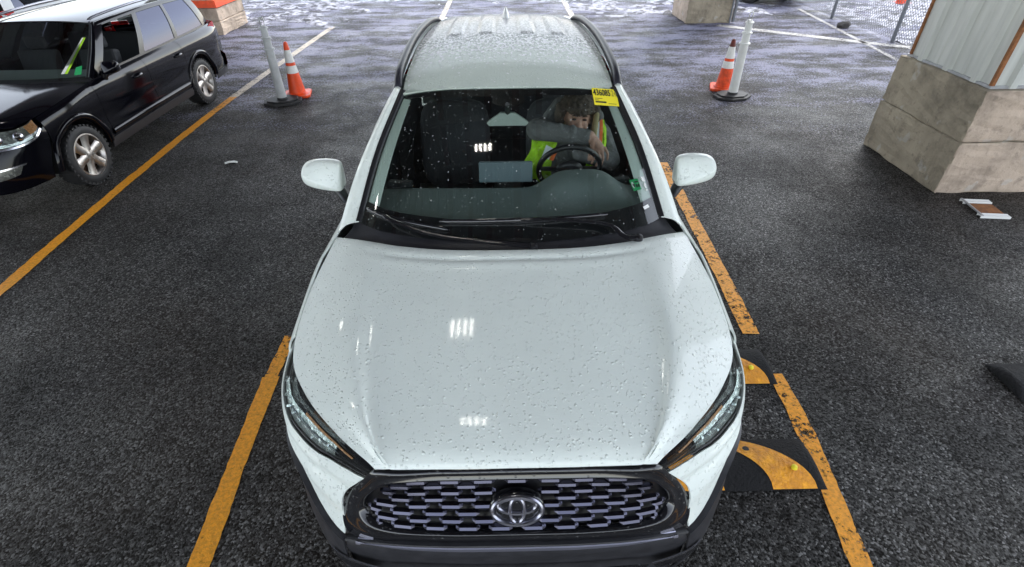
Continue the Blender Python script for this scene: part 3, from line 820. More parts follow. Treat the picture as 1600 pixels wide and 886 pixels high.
def build_body(S, root):
    P = S['paint']; dark = S.get('dark', 'dark_plastic')
    # sides
    for s in (1, -1):
        for nm, y0, y1 in S['panels']:
            side_panel(S, nm, y0+.003, y1-.003, root, s, P, zmin=S.get('clad', .36))
        # lower cladding and arch rings
        w1, w2 = S['wheels']; a = S['arch']
        for y0, y1 in ((w1+a+.02, w2-a-.02), (w2+a+.02, S['panels'][-1][2]-.02)):
            side_panel(S, 'sill_cladding', y0, y1, root, s, dark, ztop=S.get('clad', .36)+.015, nz=6, off=.012)
        for wy in (w1, w2):
            g = []
            for k in range(33):
                th = math.pi*k/32; row = []
                for rr, o_ in ((a-.012, -.03), (a-.006, .012), (a+.03, .018), (a+S.get('ring', .055), .010), (a+S.get('ring', .055)+.004, -.01)):
                    y = wy-math.cos(th)*rr; z = S['wr']+math.sin(th)*rr
                    yy = min(max(y, S['T'][0][0]), S['T'][-1][0])
                    row.append((s*(side_x(S, yy, max(z, S['sill']))+o_), y, z))
                g.append(row)
            grid('wheel_arch', g, S.get('archmat', dark), root, 0, (0, wy, .3))
            g = []
            for k in range(25):
                th = math.pi*(-.04+1.08*k/24)
                y = wy-math.cos(th)*(a-.004); z = S['wr']+math.sin(th)*(a-.004)
                xo = itp(S['WID'], wy)[0]-.03
                g.append([(s*xo, y, z), (s*(xo-.33), y, z)])
            grid('wheel_liner', g, 'underside', root)
            make_wheel(S, root, wy, s, S.get('spokes', 6))
    m_ = MB(); L = S['L']; w = itp(S['WID'], L*.5)[0]
    m_.box((0, L*.52, S['sill']+.02), ((w-.34)*2, L*.90, .05)); m_.box((0, (w1+w2)/2, S['sill']+.01), ((w-.06)*2, w2-w1-2*a-.02, .05))
    m_.build('underbody', 'underside', root)
    # roof
    ya, yb = S['roof_y']
    g = []
    nx, ny = S.get('roof_n', (41, 40))
    for i in range(ny):
        y_ = ya+(yb-ya)*i/(ny-1); row = []
        for j in range(nx):
            f = -1+2*j/(nx-1)
            y = y_-S.get('roof_bow', .03)*(1-f*f)*(1-i/(ny-1))
            ex, ez = itp(S['RE'], y); cz = itp(S['RC'], y)[0]; ex = ex-S.get('ditch', .03)
            z = ez+(cz-ez)*(1-abs(f)**2.6); x = f*ex
            if 'ribs' in S:
                for rx in S['ribs']:
                    inx = max(0, min(1, (.052-abs(x-rx))/.012)); iny = max(0, min(1, (y-2.93)/.03))*max(0, min(1, (3.86-y)/.05))
                    z += .009*inx*iny
                    z -= .006*max(0, 1-abs(abs(x-rx)-.066)/.010)*max(0, min(1, (y-2.99)/.03))*max(0, min(1, (3.86-y)/.05))
            row.append((x, y, z))
        g.append(row)
    grid('roof', g, S.get('roofmat', P), root, .012, (0, (ya+yb)/2, .3))
    # cant rails along the roof edge
    for s in (1, -1):
        g = []
        for i in range(40):
            y = S['gh'][2]+(yb-S['gh'][2]+.0)*i/39
            ex, ez = itp(S['RE'], y)
            g.append([(s*(ex-.028), y, ez-.008), (s*(ex-.012), y, ez+.001), (s*(ex+.004), y, ez-.004), (s*(ex+.020), y, ez-.022), (s*(ex+.024), y, ez-.04)])
        grid('cant_rail', g, P, root, .006, (0, 2.5, .9))
    # greenhouse: glass, pillars
    wins = S['wins']
    for s in (1, -1):
        for k, (s0, s1) in enumerate(wins):
            if k == 0 and S.get('open') == s: continue          # rolled down
            wl = wins[k]
            sl = S.get('slants', [(0, 0)]*9)[k]
            gh_patch(S, 'side_window', s0, s1, .035, .93, root, s, S.get('sideglass', 'privacy_glass') if k else S.get('frontglass', S.get('sideglass', 'privacy_glass')), -.006, slant=sl)
        edges = [0]+[e for w_ in wins for e in w_]+[1]
        for k in range(0, len(edges), 2):
            if edges[k+1]-edges[k] > .003:
                first, last = k == 0, k == len(edges)-2
                sl0 = (0 if first else S.get('slants', [(0, 0)]*9)[k//2-1][1]); sl1 = (0 if last else S.get('slants', [(0, 0)]*9)[k//2][0])
                gh_patch(S, 'window_pillar', edges[k], edges[k+1], 0, 1, root, s, P if (first or last) and not S.get('blackA') else 'trim_black', 0.0, 6, .006, slant=(sl0, sl1))
        for t0, t1, mm in ((-.01, .04, 'trim_black'), (.925, 1.0, S.get('toptrim', 'trim_black'))):
            gh_patch(S, 'window_trim', wins[0][0], wins[-1][1], t0, t1, root, s, mm, .002, 40, .004)
    # windshield (a: across -1..1, b: 0 bottom..1 top)
    WB, WM, WT = S['ws']
    def full(c): return [(-x, y, z) for x, y, z in c[::-1]]+[tuple(q) for q in c[1:]]
    cv = [full(WB), full(WM), full(WT)]
    G = loft(cv, 25, 41); S['wsgrid'] = np.array(G)
    grid('windshield', G, S.get('wsglass', 'windshield_glass'), root, 0, (0, 2.2, .8))
    # A pillars: between windshield edge and greenhouse front edge
    for s in (1, -1):
        e = [np.array(G[i][-1 if s > 0 else 0]) for i in range(0, 25, 4)]
        o_ = [gh(S, 0, i/6, s, .0) for i in range(7)]
        mid = [(a_*.5+b_*.5)+np.array([s*.014, -.012, .014]) for a_, b_ in zip(e, o_)]
        q1 = [(a_*.75+b_*.25)+np.array([s*.006, -.010, .012]) for a_, b_ in zip(e, o_)]
        grid('windshield_pillar', loft([e, q1, mid, o_], 9, 24), P, root, .006, (0, 2.2, .9))
        ins = [p+np.array([-s*.022, .002, -.004]) for p in e]; up = [p+np.array([-s*.002, -.008, .010]) for p in e]; outr = [p+np.array([s*.012, -.006, .010]) for p in e]
        grid('windshield_moulding', loft([ins, up, outr], 5, 24), 'trim_black', root, .004, (0, 2.2, .9))
    # hood
    H = S['hood']
    hc = [[(-x, y, z) for x, y, z in c] for c in H[::-1]]+[list(c) for c in H[1:]]
    NH = 110; G = loft(hc, 61, NH)
    for ri_, r in enumerate(G):
        for j, p in enumerate(r):
            f = j/(NH-1)
            p[2] -= .010*max(0, 1-f/.05)**2
            if S.get('hoodlip'):
                d_ = abs(abs(ri_-30)-18)
                p[2] += .0065*max(0, 1-d_/5)*min(1, max(0, (.86-f)/.3))*min(1, (f+.05)/.12)
                p[2] += (-.007*math.exp(-((f-.945)/.008)**2)+.003*math.exp(-((f-.915)/.02)**2))*max(0, 1-(abs(p[0])/.70)**4)-.008*max(0, (f-.965)/.035)**2
    grid('hood', G, P, root, .010, (0, .8, 0))
    # cowl between hood and glass
    hr = [np.array(G[i][-1])+np.array([0, -.02, -.028]) for i in range(0, 61, 5)]
    wb = [np.array(q)+np.array([0, .05, .012]) for q in cr(cv[0], 13)]
    mid = [(a_+b_)/2+np.array([0, 0, -.012]) for a_, b_ in zip(hr, wb)]
    grid('cowl', loft([hr, mid, wb], 9, 40), 'dark_plastic', root, 0, (0, 1.3, 0))
    # tail
    TL = S['tail']     # list of (y, half width, z) from roof end down
    g = []
    for (y, hw, z) in TL['glass']: g.append([(hw*f, y-.06*f*f, z) for f in np.linspace(-1, 1, 21)])
    grid('rear_window', g, 'privacy_glass', root, 0, (0, 2.5, .8))
    g = []
    for (y, hw, z) in TL['gate']: g.append([(hw*f, y-TL.get('bow', .10)*abs(f)**3, z) for f in np.linspace(-1, 1, 25)])
    grid('tailgate', g, P, root, .01, (0, 2.5, .6))
    g = []
    for (y, hw, z) in TL['bumper']: g.append([(hw*f, y-TL.get('bow2', .22)*abs(f)**4, z) for f in np.linspace(-1, 1, 31)])
    grid('rear_bumper', g, S.get('bumpmat', dark), root, .01, (0, 2.5, .4))
    for s in (1, -1):
        y, x, z, dx, dz, dy = TL['lamp']
        g = [[(s*(x-dx*f), y-.10*(1-f)**2, z+dz*(k-.5)) for f in np.linspace(0, 1, 8)] for k in (0, .5, 1)]
        g2 = [[(s*(x+.012), y-.10-dy*f, z+dz*(k-.5)*(1-.35*f)) for f in np.linspace(1, 0, 6)] for k in (0, .5, 1)]
        gg = [b_+a_ for a_, b_ in zip(g, g2)]
        grid('tail_lamp', gg, 'tail_red', root, .015, (0, 2.5, z))

def mirror_pair(S, root, cx, cy, cz, k=1.0, paint=None, stalk=(.845, -.03, -.13)):
    # sections from the inner to the outer end: x, top, bottom, crease height, depth
    SEC = [(-.108, .050, -.070, -.058, .55), (-.098, .074, -.084, -.060, .85), (-.05, .084, -.080, -.038, 1.0), (.01, .086, -.072, -.014, 1.0), (.065, .080, -.060, .010, .95), (.098, .066, -.044, .020, .80), (.112, .040, -.020, .016, .50)]
    for s in (1, -1):
        g = []
        for x, zt, zb, zc_, dp in SEC:
            prof = [(.055*dp, zt*.92), (.02*dp, zt), (-.035*dp, zt*.96), (-.078*dp, zc_+.012), (-.086*dp, zc_), (-.082*dp, (zc_+zb)/2), (-.066*dp, zb+.012), (-.02*dp, zb), (.045*dp, zb), (.06*dp, zb*.7), (.062*dp, zt*.6)]
            g.append([(s*(cx+x*k), cy+y*k, cz+z*k) for y, z in prof])
        nsec, npr = len(g), len(g[0])
        V = [p for r in g for p in r]; F_ = grid_faces(nsec, npr, 0, True)+[tuple(range(npr-1, -1, -1)), tuple((nsec-1)*npr+j for j in range(npr))]
        o = mk('wing_mirror', V, F_, [paint or S['paint'], 'trim_black', 'mirror_face'], root, True, 0, (s*cx, cy, cz), 0, 2)
        for fi, p in enumerate(o.data.polygons):
            j = fi % npr
            if fi < (nsec-1)*npr: p.material_index = 1 if j in (6, 7) else (2 if j in (8, 9) else 0)
        b_ = MB(); b_.tube([(s*(cx-.055*k), cy-.01, cz-.055*k), (s*(cx-.085*k), cy-.02, cz-.10*k), (s*(cx-.105*k), cy-.03, cz-.135*k), (s*(stalk[0]+.02), cy+stalk[1], cz+stalk[2]), (s*(stalk[0]-.03), cy+stalk[1], cz+stalk[2]-.01)], [.046*k, .036*k, .034*k, .045*k, .05*k], 10, flat=.6)
        b_.build('mirror_stalk', 'trim_black', o, True)

# ------------------------------------------------------------------ the white car in the lane
car = empty('white_suv', (0, 0, 0), 0, 'wet white compact SUV facing the camera with a person at the wheel', 'car')
HS = dict(paint='white_paint', roofmat='white_roof', L=4.46, sill=.24, tuck=.55, wr=.345, arch=.405, tw=.215, wheels=(.95, 3.59), clad=.40,
    T=[(.62, .880, .937), (.80, .892, .957), (1.0, .897, .985), (1.15, .892, 1.008), (1.31, .862, 1.028), (1.6, .84, 1.042), (2.2, .832, 1.06), (3.0, .835, 1.085), (3.6, .82, 1.11), (4.05, .78, 1.13), (4.35, .70, 1.13)],
    WID=[(.62, .94), (.80, .945), (1.15, .943), (1.5, .925), (2.2, .915), (3.2, .925), (3.7, .93), (4.1, .90), (4.35, .80)],
    RE=[(1.9, .598, 1.520), (2.1, .612, 1.545), (2.5, .622, 1.562), (3.0, .620, 1.565), (3.5, .598, 1.552), (3.9, .565, 1.525), (4.15, .53, 1.50)],
    RC=[(1.85, 1.556), (2.1, 1.585), (2.5, 1.603), (2.9, 1.608), (3.4, 1.592), (3.8, 1.562), (4.15, 1.52)],
    panels=[('fender', .69, 1.34), ('door', 1.34, 2.42), ('door', 2.42, 3.34), ('quarter_panel', 3.34, 4.33)],
    gh=(1.36, 4.25, 1.965, 3.98), wins=[(.045, .375), (.40, .72), (.745, .90)], slants=[(0, 0), (0, 0), (0, -.04)],
    roof_y=(1.93, 4.15), roof_n=(111, 90), ribs=(-.35, -.14, .14, .35), ditch=.045,
    ws=[[(0, 1.195, 1.050), (.25, 1.207, 1.054), (.50, 1.255, 1.060), (.66, 1.315, 1.064), (.755, 1.385, 1.066)],
        [(0, 1.535, 1.335), (.22, 1.54, 1.332), (.42, 1.572, 1.327), (.57, 1.618, 1.320), (.672, 1.665, 1.312)],
        [(0, 1.895, 1.556), (.20, 1.90, 1.554), (.36, 1.915, 1.548), (.48, 1.935, 1.54), (.560, 1.958, 1.532)]],
    hood=[[(0, .084, .924), (0, .14, .955), (0, .28, .980), (0, .58, 1.014), (0, .85, 1.045), (0, 1.108, 1.075)],
          [(.20, .084, .923), (.23, .14, .954), (.26, .28, .979), (.29, .58, 1.012), (.30, .85, 1.042), (.30, 1.122, 1.072)],
          [(.375, .088, .921), (.43, .150, .948), (.475, .29, .970), (.52, .58, 1.004), (.535, .88, 1.036), (.52, 1.172, 1.064)],
          [(.405, .089, .922), (.465, .160, .955), (.535, .30, .980), (.61, .56, 1.012), (.635, .90, 1.042), (.62, 1.205, 1.062)],
          [(.43, .09, .921), (.53, .19, .943), (.645, .34, .960), (.735, .58, .984), (.765, .93, 1.018), (.735, 1.255, 1.052)],
          [(.45, .092, .916), (.60, .215, .932), (.76, .395, .934), (.865, .60, .936), (.889, .93, .975), (.855, 1.315, 1.030)]],
    hoodlip=True, spokes=5, sideglass='privacy_glass', frontglass='clear_glass',
    tail=dict(glass=[(3.98, .50, 1.50), (4.12, .56, 1.36), (4.26, .62, 1.16)], gate=[(4.24, .70, 1.15), (4.34, .78, 1.06), (4.38, .82, .90), (4.36, .82, .72)],
              bumper=[(4.36, .84, .73), (4.45, .88, .62), (4.44, .88, .42), (4.36, .84, .26)], lamp=(4.36, .80, 1.0, .32, .13, .22)))
build_body(HS, car)
mirror_pair(HS, car, .990, 1.70, 1.175, .96)
# headlights, grille, bumper
TOP = [(.408, .912), (.47, .928), (.54, .934), (.60, .935), (.70, .936), (.80, .933), (.88, .930), (.965, .930)]
BOT = [(.425, .868), (.49, .850), (.55, .830), (.62, .800), (.70, .782), (.78, .782), (.87, .812), (.965, .890)]
MIDC = [((a[0]+b_[0])/2, (a[1]+b_[1])/2) for a, b_ in zip(TOP, BOT)]
lerp2 = lambda A, B, f: [(a[0]*(1-f)+b_[0]*f, a[1]*(1-f)+b_[1]*f) for a, b_ in zip(A, B)]
for s in (1, -1):
    hl = front_patch('headlight', [lerp2(TOP, BOT, .01), MIDC, lerp2(TOP, BOT, .99)], 'gloss_black', car, -.014, 10, 40, 0, side=s)
    front_patch('lens', [lerp2(TOP, BOT, .01), MIDC, lerp2(TOP, BOT, .99)], 'lamp_lens', hl, .002, 10, 40, 0, side=s)
    a, b_ = lerp2(TOP, BOT, .52), lerp2(TOP, BOT, .93)
    front_patch('reflector', [a[2:-1], lerp2(a, b_, .5)[2:-1], b_[2:-1]], 'reflector', hl, -.012, 6, 30, 0, side=s, offs=([0, .5, 1], [-.012, -.005, -.012]))
    a, b_ = lerp2(TOP, BOT, .43), lerp2(TOP, BOT, .52)
    front_patch('indicator', [a[1:5], lerp2(a, b_, .5)[1:5], b_[1:5]], 'amber', hl, -.010, 4, 24, 0, side=s, offs=([0, .5, 1], [-.011, -.006, -.011]))
    m_ = MB(); rnd = random.Random(5)
    for k in range(9):
        uu = .58+.30*k/8; tz = np.interp(uu, [p[0] for p in TOP], [p[1] for p in TOP]); bz_ = np.interp(uu, [p[0] for p in BOT], [p[1] for p in BOT])
        for ff in (.66, .82):
            p = front_pt(s*uu, tz+(bz_-tz)*(ff+rnd.uniform(-.05, .05)), -.007); e_ = rnd.uniform(.006, .011)
            m_.box(p, (e_, e_, e_), Matrix.Rotation(rnd.uniform(0, 3), 3, 'X') @ Matrix.Rotation(rnd.uniform(0, 3), 3, 'Y'))
    m_.build('lamp_facets', 'reflector', hl)
    a, b_ = lerp2(TOP, BOT, .64), lerp2(TOP, BOT, .70)
    front_patch('light_guide', [a[:6], b_[:6]], 'chrome', hl, -.004, 3, 30, 0, side=s)
    a, b_ = lerp2(TOP, BOT, .94), lerp2(TOP, BOT, .985)
    front_patch('light_guide', [a[:7], b_[:7]], 'chrome', hl, -.006, 3, 30, 0, side=s)
    # white corner of the bumper, dark cladding below it
    WT_ = [(.432, .862), (.49, .845), (.55, .825), (.62, .795), (.70, .777), (.78, .777), (.87, .807), (1.0, .90)]
    WM_ = [(.505, .745), (.535, .742), (.58, .735), (.64, .725), (.72, .715), (.80, .715), (.89, .725), (1.0, .76)]
    WL_ = [(.512, .603), (.54, .612), (.575, .628), (.615, .652), (.66, .676), (.75, .692), (.87, .692), (1.0, .680)]
    front_patch('bumper_corner', [WT_, lerp2(WT_, WM_, .5), WM_, lerp2(WM_, WL_, .5), WL_], 'white_paint', car, 0, 22, 40, .006, side=s,
                offs=([0, .12, .22, .34, .5, .62, .74, 1], [0, .004, .010, -.002, .006, .010, .002, .002]))
    CL_ = [(.506, .598), (.54, .608), (.575, .624), (.615, .648), (.66, .672), (.75, .688), (.87, .688), (1.0, .676)]
    CB_ = [(.505, .27), (.55, .27), (.60, .27), (.66, .27), (.74, .27), (.82, .27), (.90, .27), (1.0, .27)]
    front_patch('bumper_cladding', [CL_, lerp2(CL_, CB_, .12), lerp2(CL_, CB_, .5), CB_], 'dark_plastic', car, .004, 16, 40, .006, side=s, offs=([0, .06, .3, .45, 1], [.002, .020, .012, .004, .0]))
    fl = front_patch('fog_lamp_slot', [[(.415, .47), (.45, .485), (.50, .495), (.56, .495)], [(.43, .43), (.46, .44), (.50, .45), (.55, .46)]], 'gloss_black', car, .008, 4, 14, .004, side=s)
    front_patch('chrome_edge', [[(.41, .482), (.45, .497), (.50, .507), (.565, .507)], [(.412, .472), (.45, .487), (.50, .497), (.563, .498)]], 'chrome', fl, .012, 3, 14, .003, side=s)
def sym(c): return [(-a, b_) for a, b_ in c[:0:-1]]+c
# lower bumper
LB0 = sym([(0, .655), (.2, .652), (.38, .640), (.46, .618), (.505, .598)]); LB1 = sym([(0, .645), (.2, .642), (.38, .630), (.46, .608), (.505, .588)])
LB2 = sym([(0, .615), (.2, .612), (.38, .602), (.46, .585), (.505, .57)]); LB3 = sym([(0, .45), (.2, .45), (.38, .45), (.46, .45), (.505, .45)]); LB4 = sym([(0, .25), (.2, .25), (.38, .25), (.46, .25), (.505, .25)])
front_patch('lower_bumper', [LB0, LB1, LB2, LB3, LB4], 'dark_plastic', car, 0, 26, 50, .006, offs=([0, .1, .25, .4, .55, .7, 1], [-.01, .012, .014, -.006, .004, -.02, -.01]))
LP = sym([(0, .655), (.2, .652), (.36, .642), (.43, .630), (.47, .617)])
front_patch('bumper_lip', [[(a, z-.002) for a, z in LP], [(a, z-.014) for a, z in LP], [(a, z-.002-.024*(1-(abs(a)/.47)**6)-.004) for a, z in LP]], 'lip_satin', car, .012, 5, 60, .004, offs=([0, .5, 1], [.002, .016, .013]))
front_patch('skid_trim', [sym([(0, .49), (.2, .49), (.33, .49), (.40, .475)]), sym([(0, .478), (.2, .478), (.33, .478), (.395, .465)])], 'gloss_black', car, .014, 3, 30, .004)
# grille surround, grille
OUT = [(0, .915), (.2, .915), (.33, .914), (.405, .908), (.440, .850), (.485, .765), (.515, .695), (.508, .625), (.44, .622), (.33, .646), (.2, .655), (0, .659)]
INN = [(0, .878), (.2, .878), (.31, .876), (.375, .858), (.412, .815), (.440, .765), (.446, .730), (.425, .704), (.37, .696), (.30, .694), (.2, .695), (0, .697)]
def ring_full(c): return c+[(-a, b_) for a, b_ in c[-2:0:-1]]
ro, ri = ring_full(OUT), ring_full(INN)
NR = 120
O2, I2 = cr(ro, NR, True), cr(ri, NR, True)
g = []
for f, off in ((0, -.006), (.04, .003), (.45, .004), (.60, .001), (.78, .010), (.93, .008), (1.0, -.018)):
    g.append([front_pt(p[0]*(1-f)+q[0]*f, p[1]*(1-f)+q[1]*f, off) for p, q in zip(O2, I2)])
grid('grille_surround', g, 'gloss_black', car, 0, (0, 1.4, .5), closed=True)
gr = front_patch('grille', [sym([(0, .892), (.2, .892), (.31, .888), (.44, .80)]), sym([(0, .78), (.2, .78), (.31, .78), (.46, .75)]), sym([(0, .68), (.2, .68), (.31, .68), (.44, .70)])], 'trim_black', car, -.035, 8, 40)
def grille_half(z):
    zs = [.697, .704, .730, .765, .815, .858, .878]; us = [.345, .415, .438, .432, .404, .362, .30]
    return float(np.interp(z, zs, us))
ROWS_Z = [.708, .732, .756, .780, .804, .828, .852, .870]
bar_x = .108
for i, z in enumerate(ROWS_Z):
    xm = abs(front_pt(grille_half(z), z)[0]); off = 0 if i % 2 else .5
    k = -7
    while k < 8:
        xc = (k+off)*bar_x; k += 1
        hw = .040
        x0, x1 = max(xc-hw, -xm+.004), min(xc+hw, xm-.004)
        if x1-x0 < .022: continue
        if abs((x0+x1)/2) < .088 and .715 < z < .858: continue      # behind the badge
        def yf(x, dz, o_): 
            u_ = float(np.interp(abs(x), [front_pt(q, z)[0] for q in np.linspace(0, .5, 26)], np.linspace(0, .5, 26)))
            p = front_pt(u_, z+dz, o_); return p[1]
        V = []
        for x, e in ((x0, 1), (x0+.012, 0), (x1-.012, 0), (x1, 1)):
            ht = .0046 if not e else .0012
            drop = -.004 if e else 0
            V += [(x, yf(x, ht, -.013), z+ht+drop+.003), (x, yf(x, ht, .001-.006*e), z+ht*.7+drop), (x, yf(x, -ht, .003-.008*e), z-ht+drop), (x, yf(x, -ht, -.013), z-ht-.002+drop)]
        F_ = grid_faces(4, 4, 0, True)+[(3, 2, 1, 0), (12, 13, 14, 15)]
        mk('grille_bar', V, F_, 'bar_metal', gr, False, 0, (0, .3, .8))
        # the small T-shaped tie between two bars
        if i < 7:
            m_ = MB(); xt = xc+bar_x/2
            if abs(xt) < xm-.03 and not (abs(xt) < .09 and .70 < z < .858):
                m_.box((xt, yf(xt, 0, -.018), z+.006), (.012, .008, .016)); m_.box((xt, yf(xt, .0, -.012), z+.014), (.026, .008, .004)); m_.build('grille_tie', 'trim_black', gr)
# badge: three interlaced ellipses on a dark oval
bz, by = .790, float(front_pt(0, .790)[1])-.022
tilt = math.atan2(.068-(-.004), .878-.695)
def bp(x, v, d=0.0): return (x, by+v*math.sin(tilt)-d*math.cos(tilt), bz+v*math.cos(tilt)+d*math.sin(tilt))
bd = MB(); n_ = 40
ringv = [[bp(rx*math.cos(2*math.pi*j/n_), rz*math.sin(2*math.pi*j/n_), d) for j in range(n_)] for rx, rz, d in ((.088, .060, -.03), (.090, .062, .0), (.084, .057, .006), (.04, .03, .007))]
bd.add([p for r in ringv for p in r], grid_faces(4, n_, 0, True)+[tuple(3*n_+j for j in range(n_))])
badge = bd.build('badge', 'gloss_black', car, True)
def ell(cx, cv, rx, rv, r): 
    m_ = MB(); m_.tube([bp(cx+rx*math.cos(2*math.pi*j/36), cv+rv*math.sin(2*math.pi*j/36), .009) for j in range(36)], r, 8, True); m_.build('badge_ring', 'badge_metal', badge, True)
ell(0, 0, .080, .052, .0085); ell(0, .0, .0235, .046, .0078); ell(0, .019, .061, .029, .0074)
# roof rails and antenna
for s in (1, -1):
    pts = [(s*(itp(HS['RE'], y)[0]-.012), y, itp(HS['RE'], y)[1]+h_) for y, h_ in ((2.02, .006), (2.09, .032), (2.25, .046), (2.7, .054), (3.1, .054), (3.5, .048), (3.78, .030), (3.90, .002))]
    P_ = cr(pts, 40); V = []
    for p in P_:
        for dx, dz in ((-.022, -.03), (-.018, -.004), (-.006, .006), (.010, .004), (.020, -.008), (.022, -.03)): V.append((p[0]+s*dx, p[1], p[2]+dz))
    mk('roof_rail', V, grid_faces(40, 6, 0, True)+[tuple(range(5, -1, -1)), tuple(39*6+j for j in range(6))], 'rail_dark', car, True)
g = []
for z_, l, w_ in ((0, .085, .030), (.02, .078, .026), (.045, .055, .016), (.062, .030, .008), (.068, .012, .004)):
    y_ = 3.70+.045*(z_/.068); zb = 1.572+z_
    g.append([(w_*math.sin(2*math.pi*j/16), y_+l*math.cos(2*math.pi*j/16)*.9, zb) for j in range(16)])
grid('antenna_fin', g, 'white_plain', car, 0, (0, 3.7, 1.3), closed=True)
# black print round the glass, 4 mm inside it
WG = HS['wsgrid']           # [25 rows bottom..top][41 across]
def ws_pt(a, b_, off=0.0):
    i, j = b_*24, (a+1)*20
    def at(i, j):
        i = min(max(i, 0), 24); j = min(max(j, 0), 40); i0, j0 = min(int(i), 23), min(int(j), 39); fi, fj = i-i0, j-j0
        return (WG[i0][j0]*(1-fi)*(1-fj)+WG[i0+1][j0]*fi*(1-fj)+WG[i0][j0+1]*(1-fi)*fj+WG[i0+1][j0+1]*fi*fj)
    p = at(i, j)
    if off:
        n = np.cross(at(i, j+1)-at(i, j-1), at(i+1, j)-at(i-1, j)); n /= np.linalg.norm(n)
        if n[2] < 0: n = -n
        p = p+n*off
    return p
def ws_patch(name, a0, a1, b0f, b1f, mat, off, parent, nu=8, nv=40):
    g = []
    for i in range(nu):
        row = []
        for j in range(nv):
            a = a0+(a1-a0)*j/(nv-1); lo, hi = b0f(a), b1f(a); row.append(ws_pt(a, lo+(hi-lo)*i/(nu-1), off))
        g.append(row)
    return grid(name, g, mat, parent, 0, (0, 2.2, .8))
wsh = [o for o in car.children if o.name.startswith('windshield') and 'pillar' not in o.name and 'mould' not in o.name][0]
ws_patch('black_print', -1, 1, lambda a: 0, lambda a: .125+.03*a*a, 'trim_black', -.004, wsh)
ws_patch('black_print', -1, 1, lambda a: .945, lambda a: 1, 'trim_black', -.004, wsh)
ws_patch('black_print', -.10, .10, lambda a: .86+3*a*a, lambda a: .95, 'trim_black', -.005, wsh, 6, 14)
for s in (-1, 1): ws_patch('black_print', s*.95, s*1.0, lambda a: .0, lambda a: 1, 'trim_black', -.0045, wsh, 30, 4)
# wipers
def wiper(blade, arm):
    P_ = cr(blade, 24)
    m_ = MB(); m_.tube([tuple(p) for p in P_], [.004]+[.0115]*10+[.014]*2+[.0115]*10+[.004], 8, flat=1.1); w_ = m_.build('wiper', 'gloss_black', car, True)
    A = cr(arm, 14); m_ = MB(); m_.tube([tuple(p) for p in A], [.012+.008*i/13 for i in range(14)], 8, flat=.5); m_.build('wiper_arm', 'gloss_black', w_, True)
    m_ = MB(); m_.lathe([(.022, -.03), (.022, .004), (.012, .012)], 14, 'z', tuple(arm[-1])); m_.build('pivot_cap', 'trim_black', w_, True)
wiper([ws_pt(-.905, .105, .016), ws_pt(-.70, .088, .018), ws_pt(-.50, .075, .018), ws_pt(-.30, .058, .016)], [ws_pt(-.66, .085, .034), ws_pt(-.58, .06, .045), ws_pt(-.35, .012, .04), (-.05, 1.150, 1.080), (.10, 1.135, 1.072)])
wiper([ws_pt(-.345, .10, .016), ws_pt(-.10, .115, .018), ws_pt(.22, .118, .018), ws_pt(.48, .108, .016)], [ws_pt(.05, .118, .034), ws_pt(.20, .105, .045), ws_pt(.45, .045, .042), (.53, 1.185, 1.085), (.60, 1.195, 1.072)])
# paper and stickers behind the glass
def sticker(name, a0, a1, b0, b1, mat, off=-.003, rot=0.0):
    """frame on the glass: returns a function from unit square to the car's space"""
    P0 = ws_pt((a0+a1)/2, (b0+b1)/2, off); ex = ws_pt(a1, (b0+b1)/2, off)-ws_pt(a0, (b0+b1)/2, off); ey = ws_pt((a0+a1)/2, b1, off)-ws_pt((a0+a1)/2, b0, off)
    w_, h_ = np.linalg.norm(ex), np.linalg.norm(ey); ex = ex/w_; ey = ey-ex*np.dot(ey, ex); ey /= np.linalg.norm(ey); n = np.cross(ex, ey)
    c_, s_ = math.cos(rot), math.sin(rot); ex, ey = ex*c_+ey*s_, ey*c_-ex*s_
    fr = lambda x, y, d=0.0: P0+ex*x*w_+ey*y*h_+n*d
    o = mk(name, [fr(-.5, -.5), fr(.5, -.5), fr(.5, .5), fr(-.5, .5)], [(0, 1, 2, 3)], mat, wsh, False)
    return o, fr, w_, h_
st, fr, w_, h_ = sticker('paper_tag', .615, .955, .845, .985, 'lot_yellow', .006, -.10)
def put_text(s, size, x, y, mat, parent, fr, w_, h_, sx=1.0):
    V, F_ = text_mesh(s, size)
    mk('lettering', [fr(x+p[0]*sx/w_, y+p[1]/h_, .0012+p[2]) for p in V], F_, mat, parent, False)
put_text('436085', .054, -.47, .08, 'ink', st, fr, w_, h_, .60)
put_text('24', .054, .26, .08, 'ink_faint', st, fr, w_, h_, .55)
for k, (x0, x1, yy, hh) in enumerate(((-.44, -.14, -.12, .03), (-.44, -.28, -.22, .03), (-.44, .0, -.36, .09), (.08, .40, -.40, .03))):
    mk('print_line', [fr(x0, yy, .001), fr(x1, yy, .001), fr(x1, yy+hh, .001), fr(x0, yy+hh, .001)], [(0, 1, 2, 3)], 'ink', st, False)
st, fr, w_, h_ = sticker('inspection_sticker', .735, .835, .225, .30, 'sticker_green', -.003, 0)
mk('sticker_disc', [fr(-.3+.15*math.cos(k*.5236), .02+.30*math.sin(k*.5236), .001) for k in range(12)], [tuple(range(12))], 'paper_white', st, False)
put_text('9', .026, -.345, -.19, 'ink', st, fr, w_, h_)
for x0, x1, y0, y1 in ((-.02, .40, .18, .30), (.0, .18, -.25, .02), (.24, .40, -.25, .02)):
    mk('print_line', [fr(x0, y0, .001), fr(x1, y0, .001), fr(x1, y1, .001), fr(x0, y1, .001)], [(0, 1, 2, 3)], 'ink', st, False)
m_ = MB()   # white grease-pen scribble
